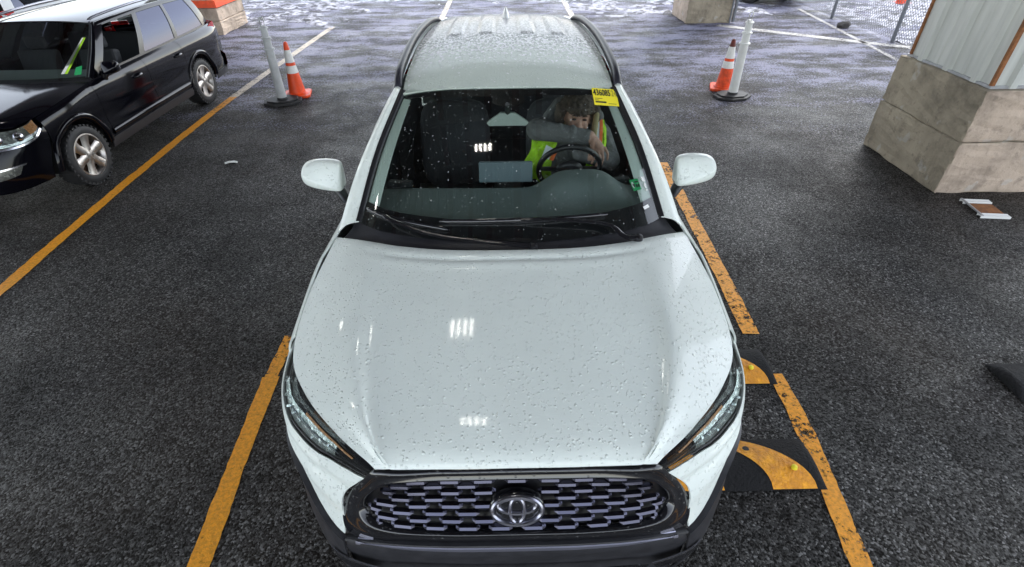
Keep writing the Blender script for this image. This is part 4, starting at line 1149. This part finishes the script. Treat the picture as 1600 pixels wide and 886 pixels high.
for pts in ([(.875, .30), (.885, .27), (.895, .295), (.905, .265), (.912, .30)], [(.885, .235), (.895, .255), (.905, .24), (.897, .228), (.905, .222)], [(.885, .21), (.912, .205)]):
    m_.tube([tuple(ws_pt(a, b_, .003)) for a, b_ in cr(pts, 20)], .0035, 6)
m_.build('pen_scribble', 'paper_white', wsh, True)
st, fr, w_, h_ = sticker('number_plate_strip', .785, .86, .095, .115, 'paper_white', .002, .1)

# ------------------------------------------------------------------ cabin
cab = bpy.data.objects.new('cabin', None); COL.objects.link(cab); cab.parent = car
m_ = MB(); m_.box((0, 2.75, .36), (1.5, 3.1, .06)); m_.build('floor', 'seat_fabric', cab)
def dz(x, y):
    t_ = (y-1.30)/.66
    z = 1.0+.02*math.sin(math.pi*min(1, max(0, t_)))-.05*max(0, t_-.82)/.18
    z += .105*math.exp(-((x-.40)/.215)**4)*math.exp(-((y-1.80)/.19)**4)      # hood over the instruments
    return z-.02*(abs(x)/.75)**4
g = [[(x, y+.05*(x/.75)**2, dz(x, y)) for x in np.linspace(-.755, .755, 61)] for y in np.linspace(1.27, 1.97, 36)]
g += [[(x, y+.05*(x/.75)**2, z+dz(x, 1.97)-.97) for x in np.linspace(-.755, .755, 61)] for y, z in ((2.0, .93), (2.02, .86), (1.98, .72), (1.95, .5))]
grid('dashboard', g, 'dash', cab, 0, (0, 1.6, .5))
for s in (-1, 1):
    m_ = MB(); m_.box((s*.64, 1.93, 1.005), (.14, .045, .03), Matrix.Rotation(s*.12, 3, 'Z')); m_.build('air_vent', 'dash_dark', cab, bev=.006)
for x0, x1 in ((-.36, -.02), (.02, .34)):
    for k in range(26):
        x = x0+(x1-x0)*k/25
        m_ = MB(); m_.box((x, 1.415, dz(x, 1.415)+.002), (.007, .030, .004)); o = m_.build('defroster_slot', 'dash_dark', cab)
m_ = MB(); m_.box((-.02, 1.92, 1.075), (.31, .028, .12), Matrix.Rotation(-.18, 3, 'X')); scr = m_.build('centre_screen', 'screen_back', cab, bev=.008)
m_ = MB(); m_.box((-.02, 1.938, 1.07), (.285, .006, .10), Matrix.Rotation(-.18, 3, 'X')); m_.build('display', 'gloss_black', scr)
m_ = MB(); m_.box((-.02, 1.903, 1.043), (.27, .004, .010), Matrix.Rotation(-.18, 3, 'X')); m_.build('screen_groove', 'dash_dark', scr)
# steering wheel
SWc = Vector((.365, 2.05, 1.025)); rot = Matrix.Rotation(R_(22), 3, 'X')
m_ = MB(); m_.tube([SWc+rot @ Vector((.185*math.cos(2*math.pi*j/48), 0, .183*math.sin(2*math.pi*j/48))) for j in range(48)], .0165, 12, True)
sw = m_.build('steering_wheel', 'leather', cab, True)
m_ = MB()
V, F_ = ellipsoid((0, 0, 0), (.085, .035, .062)); m_.add([SWc+rot @ Vector(p) for p in V], F_)
for a, b_ in (((-.06, 0, 0), (-.18, 0, .01)), ((.06, 0, 0), (.18, 0, .01)), ((0, 0, -.04), (0, 0, -.18))):
    m_.tube([SWc+rot @ Vector(a), SWc+rot @ Vector(b_)], [.030, .018], 8, flat=.45)
m_.tube([SWc, SWc+rot @ Vector((0, -.22, -.02))], .035, 10)
m_.build('wheel_hub', 'leather', sw, True)
# seats
def seat(x, y, w_, name='front_seat'):
    def pad(c, d, r=.05, rx=0.0, ny=10):
        V, F_ = [], []
        for i in range(13):
            a = math.pi*i/12
            for j in range(24):
                b_ = 2*math.pi*j/24
                f = lambda q: math.copysign(abs(q)**.45, q)
                p = Vector((d[0]/2*f(math.sin(a))*f(math.cos(b_)), d[1]/2*f(math.sin(a))*f(math.sin(b_)), d[2]/2*f(math.cos(a))))
                V.append(Vector(c)+Matrix.Rotation(rx, 3, 'X') @ p)
        return V, grid_faces(13, 24, 0, True)
    V, F_ = pad((x, y+.24, .56), (w_, .52, .18), rx=.08); o = mk(name, V, F_, 'seat_fabric', cab)
    V, F_ = pad((x, y+.60, .90), (w_, .16, .62), rx=-.22); mk('backrest', V, F_, 'seat_fabric', o)
    if w_ < .7:
        V, F_ = pad((x, y+.70, 1.265), (.27, .11, .17), rx=-.15); mk('headrest', V, F_, 'seat_fabric', o)
        m_ = MB()
        for q in (-.06, .06): m_.tube([(x+q, y+.68, 1.14), (x+q, y+.70, 1.22)], .008, 8)
        m_.build('headrest_post', 'bar_metal', o, True)
    return o
seat(.38, 2.18, .50); seat(-.38, 2.18, .50); seat(0, 3.05, 1.25, 'rear_seat')
for q in (-.42, 0, .42):
    V, F_ = ellipsoid((q, 3.72, 1.22), (.12, .05, .075)); mk('rear_headrest', V, F_, 'seat_fabric', cab)
m_ = MB(); m_.box((0, 2.25, .58), (.20, .75, .36)); m_.build('console', 'dash_dark', cab, bev=.02)
# inner pillar trims, headliner, inner door panels
for s in (1, -1):
    e = [ws_pt(s*(.995-.02*f), .10+.84*f, -.012) for f in np.linspace(0, 1, 8)]
    i_ = [ws_pt(s*(.815+.03*f), .10+.84*f, -.020) for f in np.linspace(0, 1, 8)]
    bk = [p+np.array([s*.05, .09, -.02]) for p in i_]
    grid('pillar_trim', loft([e, i_, bk], 7, 24), 'pillar_trim', cab, .004, (0, 1.5, 1.2))
    g = [[(s*(.80-.03*(z-.5)), y, z) for y in np.linspace(1.45, 4.0, 12)] for z in (.4, .7, 1.03)]
    grid('door_lining', g, 'dash_dark', cab)
g = [[(x, y, itp(HS['RC'], y)[0]-.035-.05*(abs(x)/.53)**3) for x in np.linspace(-.53, .53, 15)] for y in np.linspace(1.96, 3.95, 14)]
grid('headliner', g, 'headliner', cab)
# mirror and camera housing behind the top of the glass
m_ = MB(); pl = [(-.115, -.012), (-.04, .042), (.04, .042), (.115, -.012), (.10, -.030), (-.10, -.030)]
V = [(x-.005, 1.835+.0*z, 1.405+z) for x, z in pl]+[(x*.9-.005, 1.875, 1.405+z*.85) for x, z in pl]
m_.add(V, [tuple(range(5, -1, -1)), tuple(range(6, 12))]+[(i, (i+1) % 6, 6+(i+1) % 6, 6+i) for i in range(6)])
im = m_.build('inner_mirror', 'pillar_trim', cab, bev=.006)
m_ = MB(); m_.tube([(-.005, 1.85, 1.44), (-.005, 1.80, 1.50)], .014, 8); m_.build('mirror_arm', 'dash_dark', im, True)
for s in (1, -1):
    m_ = MB(); m_.box((s*.33, 2.03, 1.520), (.40, .16, .012), Matrix.Rotation(.10, 3, 'X')); m_.build('sun_visor', 'headliner', cab, bev=.006)

# ------------------------------------------------------------------ the person at the wheel
per = empty('person', (.40, 2.62, .66), 0, 'person in grey hoodie, fur hat and yellow vest leaning folded arms on the steering wheel', 'person')
PO = Vector(per.location)
def tcaps(m_, a, b_, ra, rb, n=14):
    a, b_ = Vector(a)-PO, Vector(b_)-PO; d = (b_-a); L = d.length; q = d.to_track_quat('Z', 'Y').to_matrix(); V = []
    pr = [(0, -ra), (ra*.5, -ra*.86), (ra*.86, -ra*.5), (ra, 0), (ra*.66+rb*.34, L*.33), (ra*.34+rb*.66, L*.66), (rb, L), (rb*.86, L+rb*.5), (rb*.5, L+rb*.86), (0, L+rb)]
    for r, h in pr:
        for j in range(n): V.append(a+q @ Vector((max(r, .0005)*math.cos(2*math.pi*j/n), max(r, .0005)*math.sin(2*math.pi*j/n), h)))
    m_.add(V, grid_faces(len(pr), n, 0, True)+[tuple(range(n-1, -1, -1)), tuple((len(pr)-1)*n+j for j in range(n))])
def tell(m_, c, r, rot=None):
    V, F_ = ellipsoid((0, 0, 0), r, 12, 18); c = Vector(c)-PO
    m_.add([c+((rot @ Vector(p)) if rot else Vector(p)) for p in V], F_)
def blobmesh(name, m_, voxel, smooth_it, parent, mats, region=None):
    """fuse overlapping volumes into one skin"""
    me = bpy.data.meshes.new('tmp'); me.from_pydata(m_.V, [], m_.F); me.update()
    o = bpy.data.objects.new('tmp', me); COL.objects.link(o)
    rm = o.modifiers.new('r', 'REMESH'); rm.mode = 'VOXEL'; rm.voxel_size = voxel; rm.use_smooth_shade = True
    sm = o.modifiers.new('s', 'SMOOTH'); sm.factor = .5; sm.iterations = smooth_it
    nm = bpy.data.meshes.new_from_object(o.evaluated_get(bpy.context.evaluated_depsgraph_get()))
    bpy.data.objects.remove(o); nm.name = name
    nm.materials.clear()
    for q in mats: nm.materials.append(MATS[q])
    for p in nm.polygons:
        p.use_smooth = True
        p.material_index = region(p.center+PO) if region else 0
    r = bpy.data.objects.new(name, nm); COL.objects.link(r); r.parent = parent
    return r
HC = Vector((.430, 2.315, 1.252))                   # head centre
ht = Matrix.Rotation(R_(-2), 3, 'X') @ Matrix.Rotation(R_(4), 3, 'Y')
hp = lambda x, y, z: HC+ht @ Vector((x, y, z))      # head space: -y is the face
B = MB()
tell(B, (.40, 2.64, .70), (.19, .16, .15)); tcaps(B, (.40, 2.62, .72), (.41, 2.47, 1.04), .165, .175); tcaps(B, (.30, 2.47, 1.10), (.52, 2.47, 1.10), .10, .10)
tell(B, (.41, 2.44, 1.08), (.20, .13, .13))
tcaps(B, (.41, 2.42, 1.15), (.42, 2.36, 1.22), .075, .062)
tell(B, HC, (.078, .098, .112), ht); tell(B, hp(0, -.028, -.06), (.056, .07, .06), ht)       # skull and jaw
tcaps(B, hp(0, -.092, .008), hp(0, -.112, -.034), .011, .017)                                # nose
for s in (-1, 1): tell(B, hp(s*.036, -.078, -.03), (.024, .02, .022), ht); tell(B, hp(s*.081, .0, -.01), (.012, .02, .032), ht); tell(B, hp(s*.033, -.090, .030), (.026, .010, .008), ht); tell(B, hp(s*.017, -.104, -.034), (.010, .010, .009), ht)
# right arm: shoulder, elbow out to the side, forearm lying across the top of the wheel
E1, W1 = Vector((.172, 2.205, 1.215)), Vector((.475, 2.105, 1.200))
tcaps(B, (.235, 2.44, 1.13), E1, .078, .066); tcaps(B, E1, W1, .064, .046)
for f in (.2, .45, .7): tell(B, E1.lerp(W1, f)+Vector((0, 0, .004)), (.03, .06, .058))
# left arm folded under it
E2, W2 = Vector((.655, 2.25, .985)), Vector((.43, 2.125, 1.09))
tcaps(B, (.60, 2.44, 1.10), E2, .074, .062); tcaps(B, E2, W2, .060, .044)
# thighs to the footwell
for x in (.29, .51): tcaps(B, (x, 2.60, .66), (x, 2.18, .70), .085, .065); tcaps(B, (x, 2.18, .70), (x, 1.98, .45), .062, .045)
# right hand hanging over the rim: palm, four fingers, thumb
W1h = Vector((.505, 2.09, 1.190)); tcaps(B, W1, W1h, .028, .030)
K = Vector((.540, 2.075, 1.150)); tcaps(B, W1h, K, .030, .030); tcaps(B, W1h+Vector((0, 0, -.018)), K+Vector((-.012, 0, -.018)), .024, .022)
fing = [((.572, 2.062, 1.152), (.590, 2.044, 1.120), (.588, 2.038, 1.088)), ((.555, 2.052, 1.140), (.562, 2.032, 1.098), (.554, 2.028, 1.062)),
        ((.531, 2.050, 1.134), (.533, 2.030, 1.088), (.523, 2.028, 1.054)), ((.507, 2.054, 1.134), (.506, 2.038, 1.094), (.498, 2.036, 1.066))]
for fi in fing:
    tcaps(B, K.lerp(Vector(fi[0]), .4), fi[0], .0105, .0095, 8); tcaps(B, fi[0], fi[1], .0095, .0088, 8); tcaps(B, fi[1], fi[2], .0088, .0075, 8)
tcaps(B, W1h+Vector((-.004, -.02, .01)), (.492, 2.058, 1.148), .014, .0115, 8); tcaps(B, (.492, 2.058, 1.148), (.480, 2.046, 1.118), .011, .009, 8)
WDIR = (W1-E1).normalized()
def region(c):
    h = (c-HC)
    if (c-W1).dot(WDIR) > .012 and c.y < 2.16 and c.z > 1.05 and c.x > .47 and (c-K).length < .16: return 1
    l = ht.inverted() @ h
    if l.z > -.125 and abs(l.x) < .10 and -.16 < l.y < .10 and (c-HC).length < .16 and c.z > 1.19: return 1
    return 0
body = blobmesh('body', B, .0046, 5, per, ['hoodie', 'skin'], region)
for s in (-1, 1):
    V, F_ = ellipsoid((0, 0, 0), (.0145, .006, .0062), 8, 12); mk('eye', [hp(s*.032, -.0945, .012)-PO+ht @ Vector(p) for p in V], F_, 'eye_dark', per)
    m_ = MB(); m_.tube([hp(s*.014, -.103, .032)-PO, hp(s*.034, -.103, .038)-PO, hp(s*.052, -.090, .031)-PO], [.003, .0045, .002], 6, flat=.8); m_.build('eyebrow', 'brow', per, True)
# fur hat with ear flaps
B = MB()
tell(B, hp(0, .015, .086), (.104, .118, .060), ht); tell(B, hp(0, -.090, .070), (.092, .044, .034), ht)
for s, dn in ((-1, -.015), (1, -.02)):
    tcaps(B, hp(s*.098, .01, .05), hp(s*.108, .0, dn), .040, .034); tell(B, hp(s*.11, .01, .02), (.03, .055, .06), ht)
from mathutils import noise as mnoise
hat = blobmesh('fur_hat', B, .008, 3, per, ['fur'])
for v in hat.data.vertices:
    n = v.normal.copy(); v.co += n*(.010*mnoise.noise(v.co*55)+.006*mnoise.noise(v.co*120))
B = MB(); tcaps(B, hp(.112, -.035, .03), hp(.108, -.05, -.10), .018, .022); tcaps(B, hp(.108, -.05, -.10), hp(.120, -.06, -.165), .020, .010)
blobmesh('hat_strap', B, .006, 3, per, ['khaki'])
# hood of the sweater round the neck
B = MB(); tcaps(B, (.27, 2.44, 1.20), (.34, 2.50, 1.27), .05, .05); tcaps(B, (.34, 2.50, 1.27), (.50, 2.50, 1.27), .05, .05); tcaps(B, (.50, 2.50, 1.27), (.575, 2.43, 1.21), .05, .045); tcaps(B, (.575, 2.43, 1.21), (.545, 2.36, 1.12), .04, .03)
blobmesh('hood', B, .008, 4, per, ['hoodie'])
# safety vest: two front panels hanging from the shoulders
def cloth(name, rows, mat, thick=.004):
    g = loft(rows, 30, 24)
    if 'band' not in name:
        for i, r in enumerate(g):
            for j, p in enumerate(r):
                w_ = .010*math.sin(j*.75+i*.22)+.006*math.sin(i*.6-j*.35)
                p[1] += w_; p[0] += .5*w_
    return grid(name, [[Vector(p)-PO for p in r] for r in g], mat, per, thick, (0, .2, .3))
cloth('safety_vest', [[(.25, 2.42, 1.22), (.30, 2.36, 1.18), (.33, 2.33, 1.13)], [(.16, 2.36, 1.12), (.22, 2.29, 1.10), (.30, 2.27, 1.08)], [(.135, 2.27, 1.05), (.19, 2.215, 1.04), (.27, 2.22, 1.02)], [(.10, 2.25, .98), (.17, 2.175, .975), (.27, 2.21, .94)], [(.11, 2.28, .88), (.18, 2.22, .87), (.28, 2.25, .84)]], 'hi_vis')
cloth('vest_panel', [[(.56, 2.42, 1.215), (.60, 2.42, 1.20), (.63, 2.44, 1.18)], [(.545, 2.325, 1.165), (.585, 2.32, 1.16), (.625, 2.34, 1.15)], [(.54, 2.26, 1.10), (.58, 2.25, 1.095), (.615, 2.27, 1.09)], [(.51, 2.22, 1.02), (.55, 2.21, 1.01), (.595, 2.24, 1.00)], [(.48, 2.24, .90), (.54, 2.23, .90), (.59, 2.26, .90)]], 'hi_vis')
cloth('reflective_band', [[(.552, 2.413, 1.221), (.570, 2.408, 1.217), (.588, 2.406, 1.212)], [(.542, 2.312, 1.172), (.558, 2.306, 1.170), (.576, 2.306, 1.167)], [(.532, 2.248, 1.10), (.548, 2.240, 1.098), (.566, 2.238, 1.095)], [(.508, 2.206, 1.02), (.524, 2.200, 1.015), (.542, 2.200, 1.01)]], 'reflective_tape', .003)
cloth('orange_band', [[(.588, 2.405, 1.213), (.597, 2.406, 1.211), (.607, 2.408, 1.209)], [(.576, 2.304, 1.168), (.586, 2.306, 1.166), (.597, 2.310, 1.164)], [(.566, 2.236, 1.096), (.576, 2.238, 1.095), (.586, 2.242, 1.094)], [(.542, 2.198, 1.012), (.552, 2.198, 1.010), (.562, 2.202, 1.008)]], 'vest_orange', .003)
cloth('reflective_band', [[(.235, 2.215, 1.115), (.258, 2.205, 1.105), (.28, 2.20, 1.095)], [(.205, 2.180, 1.05), (.228, 2.172, 1.045), (.25, 2.172, 1.035)]], 'reflective_tape', .003)
cloth('orange_band', [[(.284, 2.198, 1.095), (.296, 2.198, 1.09), (.308, 2.20, 1.085)], [(.254, 2.170, 1.034), (.266, 2.170, 1.03), (.278, 2.172, 1.026)]], 'vest_orange', .003)

# ------------------------------------------------------------------ the other vehicles
def other_suv(root, paint, r=.29, opened=0):
    S = dict(paint=paint, open=opened, L=4.35, sill=.22, tuck=.44, wr=r, arch=r*1.22, tw=.19, wheels=(.80, 3.34), clad=.30, roll=.035, ring=.045, archmat=paint,
        T=[(.46, .745, .775), (.65, .765, .805), (.85, .775, .83), (1.05, .775, .85), (1.3, .765, .868), (1.6, .75, .876), (2.2, .745, .878), (3.0, .745, .880), (3.6, .735, .882), (4.0, .71, .882), (4.25, .66, .882)],
        WID=[(.46, .79), (.80, .825), (1.2, .815), (2.2, .81), (3.2, .825), (3.6, .825), (4.0, .80), (4.25, .74)],
        RE=[(1.8, .575, 1.275), (2.1, .59, 1.295), (2.6, .60, 1.305), (3.2, .595, 1.30), (3.8, .575, 1.28), (4.05, .56, 1.265)],
        RC=[(1.8, 1.305), (2.1, 1.33), (2.6, 1.345), (3.2, 1.345), (3.8, 1.32), (4.05, 1.295)],
        panels=[('fender', .47, 1.24), ('door', 1.24, 2.20), ('door', 2.20, 3.02), ('quarter_panel', 3.02, 4.23)],
        gh=(1.36, 4.12, 1.98, 4.02), wins=[(.06, .325), (.365, .625), (.655, .93)], slants=[(0, 0), (0, 0), (0, -.02)], toptrim=paint, ghb=.025,
        roof_y=(1.96, 4.05), ditch=.03,
        ws=[[(0, 1.24, .880), (.25, 1.25, .880), (.48, 1.285, .880), (.60, 1.32, .878), (.690, 1.38, .876)],
            [(0, 1.57, 1.100), (.22, 1.58, 1.098), (.42, 1.61, 1.093), (.53, 1.64, 1.088), (.618, 1.70, 1.082)],
            [(0, 1.92, 1.302), (.20, 1.925, 1.300), (.36, 1.94, 1.294), (.47, 1.955, 1.288), (.545, 1.98, 1.280)]],
        hood=[[(0, .15, .775), (0, .28, .815), (0, .5, .84), (0, .85, .868), (0, 1.17, .885)], [(.36, .17, .775), (.38, .30, .815), (.39, .5, .84), (.39, .85, .867), (.38, 1.19, .883)],
              [(.52, .21, .770), (.55, .32, .808), (.57, .5, .83), (.58, .85, .858), (.56, 1.23, .878)], [(.655, .33, .757), (.70, .42, .768), (.74, .56, .788), (.765, .85, .826), (.755, 1.30, .864)]],
        spokes=6, sideglass='dark_glass', frontglass='privacy_glass', wsglass='clear_glass', bumpmat=paint,
        tail=dict(glass=[(4.07, .52, 1.25), (4.15, .56, 1.08), (4.22, .60, .88)], gate=[(4.20, .66, .875), (4.27, .70, .80), (4.30, .74, .66), (4.29, .74, .54)],
                  bumper=[(4.29, .76, .55), (4.36, .80, .47), (4.35, .80, .34), (4.28, .76, .24)], lamp=(4.27, .735, .80, .20, .22, .16)))
    build_body(S, root)
    mirror_pair(S, root, .875, 1.52, .94, .78, paint, (.745, .03, -.05))
    sc = (.79/.945, .66, .83)
    U = lambda *p: list(p)
    zc = lambda z: (z+.045)/.79
    for s in (1, -1):
        t_ = U((.50, zc(.705)), (.62, zc(.705)), (.74, zc(.70)), (.86, zc(.712)), (.96, zc(.735))); b_ = U((.50, zc(.575)), (.62, zc(.572)), (.74, zc(.575)), (.86, zc(.60)), (.96, zc(.66)))
        P2 = lambda c: [(a, z*.79) for a, z in c]
        def fp(nm, cs, mat, par, off=0.0, nu=6, nv=20, thick=0): return front_patch(nm, [P2(c) for c in cs], mat, par, off, nu, nv, thick, sc, s)
        hl = fp('headlight', [t_, b_], 'headlamp_dark', root, -.012); fp('lens', [t_, b_], 'lamp_lens', hl, .002)
        fp('amber_marker', [[(.84, zc(.705)), (.90, zc(.715)), (.955, zc(.732))], [(.86, zc(.635)), (.91, zc(.65)), (.955, zc(.672))]], 'amber', hl, -.004)
        for uu in (.62, .76):
            p = front_pt(s*uu, .687, -.006, sc)
            m_ = MB(); V, F_ = ellipsoid(p, (.042, .042, .042), 10, 18); mk('projector', V, F_, 'chrome', hl)
            V, F_ = ellipsoid(p+np.array([s*.012, -.018, .008]), (.026, .026, .026), 8, 14); mk('bulb_lens', V, F_, 'gloss_black', hl)
        fp('lamp_bezel', [[(.50, zc(.575)), (.62, zc(.572)), (.74, zc(.575)), (.86, zc(.60)), (.96, zc(.66))], [(.50, zc(.560)), (.62, zc(.557)), (.74, zc(.560)), (.87, zc(.586)), (.97, zc(.648))]], 'chrome', hl, .004, 3)
        fp('bumper_corner', [[(.30, zc(.555)), (.5, zc(.556)), (.7, zc(.555)), (.86, zc(.58)), (1.0, zc(.66))], [(.30, zc(.47)), (.5, zc(.47)), (.7, zc(.47)), (.86, zc(.48)), (1.0, zc(.50))], [(.30, zc(.36)), (.5, zc(.36)), (.7, zc(.36)), (.86, zc(.37)), (1.0, zc(.38))], [(.30, zc(.20)), (.5, zc(.20)), (.7, zc(.20)), (.86, zc(.21)), (1.0, zc(.22))]], paint, root, .004, 14, 24, .006)
        fp('lamp_strip', [[(.52, zc(.605)), (.62, zc(.602)), (.74, zc(.605)), (.86, zc(.628))], [(.52, zc(.583)), (.62, zc(.580)), (.74, zc(.583)), (.87, zc(.608))]], 'reflector', hl, -.002, 3)
        fl = fp('fog_lamp', [[(.52, zc(.40)), (.62, zc(.405)), (.74, zc(.415))], [(.54, zc(.33)), (.62, zc(.335)), (.70, zc(.35))]], 'headlamp_dark', root, .008)
        fp('fog_trim', [[(.50, zc(.415)), (.62, zc(.42)), (.77, zc(.43))], [(.50, zc(.402)), (.62, zc(.407)), (.76, zc(.417))]], 'chrome', fl, .014, 3, 16, .004)
        fp('nose_panel', [[(.0, zc(.735)), (.25, zc(.735)), (.42, zc(.733)), (.50, zc(.725))], [(.0, zc(.70)), (.25, zc(.70)), (.42, zc(.70)), (.50, zc(.70))]], paint, root, .004, 4, 16, .004)
    front_patch('grille_panel', [[(a, z) for a, z in sym([(0, .745), (.25, .745), (.48, .74)])], sym([(0, .60), (.25, .60), (.48, .60)])], 'trim_black', root, -.01, 4, 30, 0, sc)
    for k in range(4):
        z = .63+.034*k; front_patch('grille_bar', [sym([(0, z+.008), (.25, z+.008), (.47, z+.008)]), sym([(0, z-.006), (.25, z-.006), (.47, z-.006)])], 'chrome', root, .006, 3, 30, .008, sc)
    front_patch('lower_bumper', [sym([(0, .60), (.15, .60), (.30, .60)]), sym([(0, .4), (.15, .4), (.30, .4)]), sym([(0, .20), (.15, .20), (.30, .20)])], 'dark_plastic', root, .0, 8, 24, .006, sc)
    for s in (1, -1):
        for y in (1.98, 2.88):
            x = side_x(S, y, .735)
            m_ = MB(); m_.tube([(s*(x+.002), y-.075, .735), (s*(x+.024), y-.05, .738), (s*(x+.024), y+.05, .740), (s*(x+.002), y+.075, .738)], [.012, .013, .013, .012], 8, flat=1.2); m_.build('door_handle', paint, root, True)
        g = [[(s*(side_x(S, y, z)+o_), y, z) for y in np.linspace(1.24, 2.92, 30)] for z, o_ in ((.40, -.004), (.395, .016), (.345, .018), (.335, -.004))]
        grid('door_moulding', g, paint, root, 0, (0, 2, .4))
        P_ = cr([(s*(itp(S['RE'], y)[0]-.03), y, itp(S['RE'], y)[1]+h_) for y, h_ in ((1.95, .0), (2.05, .04), (2.9, .048), (3.75, .035), (3.85, -.002))], 30)
        m_ = MB(); m_.tube([tuple(p) for p in P_], .014, 8); m_.build('roof_rail', 'rail_satin', root, True)
    # seats and dashboard behind the glass
    m_ = MB(); m_.box((0, 1.56, .84), (1.3, .42, .06)); m_.build('dashboard', 'dash', root, bev=.02)
    for x in (-.34, .34):
        m_ = MB(); m_.box((x, 2.15, .72), (.42, .12, .52), Matrix.Rotation(-.2, 3, 'X')); m_.box((x, 2.22, 1.05), (.22, .08, .13)); m_.box((x, 1.92, .48), (.42, .44, .14)); m_.build('seat', 'seat_fabric', root, bev=.03)
    m_ = MB(); m_.box((0, 3.0, .72), (1.1, .14, .56), Matrix.Rotation(-.25, 3, 'X')); m_.build('rear_bench', 'seat_fabric', root, bev=.03)
    m_ = MB(); m_.box((0, 2.5, .33), (1.3, 3.0, .05)); m_.build('cabin_floor', 'underside', root)
    return S
k1 = empty('black_suv', (-5.0, 3.35, 0), 0, 'shiny black SUV with alloy wheels parked in the next lane', 'car')
KS = other_suv(k1, 'black_paint', .29, 1)
kw = [o for o in k1.children if o.name.startswith('windshield') and 'pillar' not in o.name and 'mould' not in o.name][0]
WGK = KS['wsgrid']
def kp(a, b_, off): 
    i, j = b_*24, (a+1)*20; i0, j0 = int(i), int(j); return WGK[i0][j0]+(WGK[i0+1][j0]-WGK[i0][j0])*(i-i0)+(WGK[i0][j0+1]-WGK[i0][j0])*(j-j0)+np.array([0, -.6, .8])*off
for da, mt in ((0, 'paper_white'), (.055, 'hi_vis')):  # lamp reflection painted on the glass as two slanted strips
    mk('window_mark', [kp(.50+da, .10, .004), kp(.55+da, .10, .004), kp(.87+da*.6, .72, .004), kp(.82+da*.6, .72, .004)], [(0, 1, 2, 3)], mt, kw, False)
mk('window_mark', [kp(.74, .07, .004), kp(.88, .07, .004), kp(.88, .22, .004), kp(.76, .20, .004)], [(0, 1, 2, 3)], 'sticker_green', kw, False)
c2 = empty('white_wagon', (-8.75, 12.7, 0), math.pi, 'white car with a red tail lamp beyond the black car', 'car')
other_suv(c2, 'white_plain', .30)
c3 = empty('dark_wagon', (-8.6, 13.4, 0), 0.25, 'dark car standing in the snow behind the concrete pillar foot', 'car')
other_suv(c3, 'black_paint', .30)
c4 = empty('parked_pickup', (7.35, 13.8, 0), 0.5, 'parked vehicle showing one front wheel beyond the far pillar', 'car')
other_suv(c4, 'silver_paint', .33)
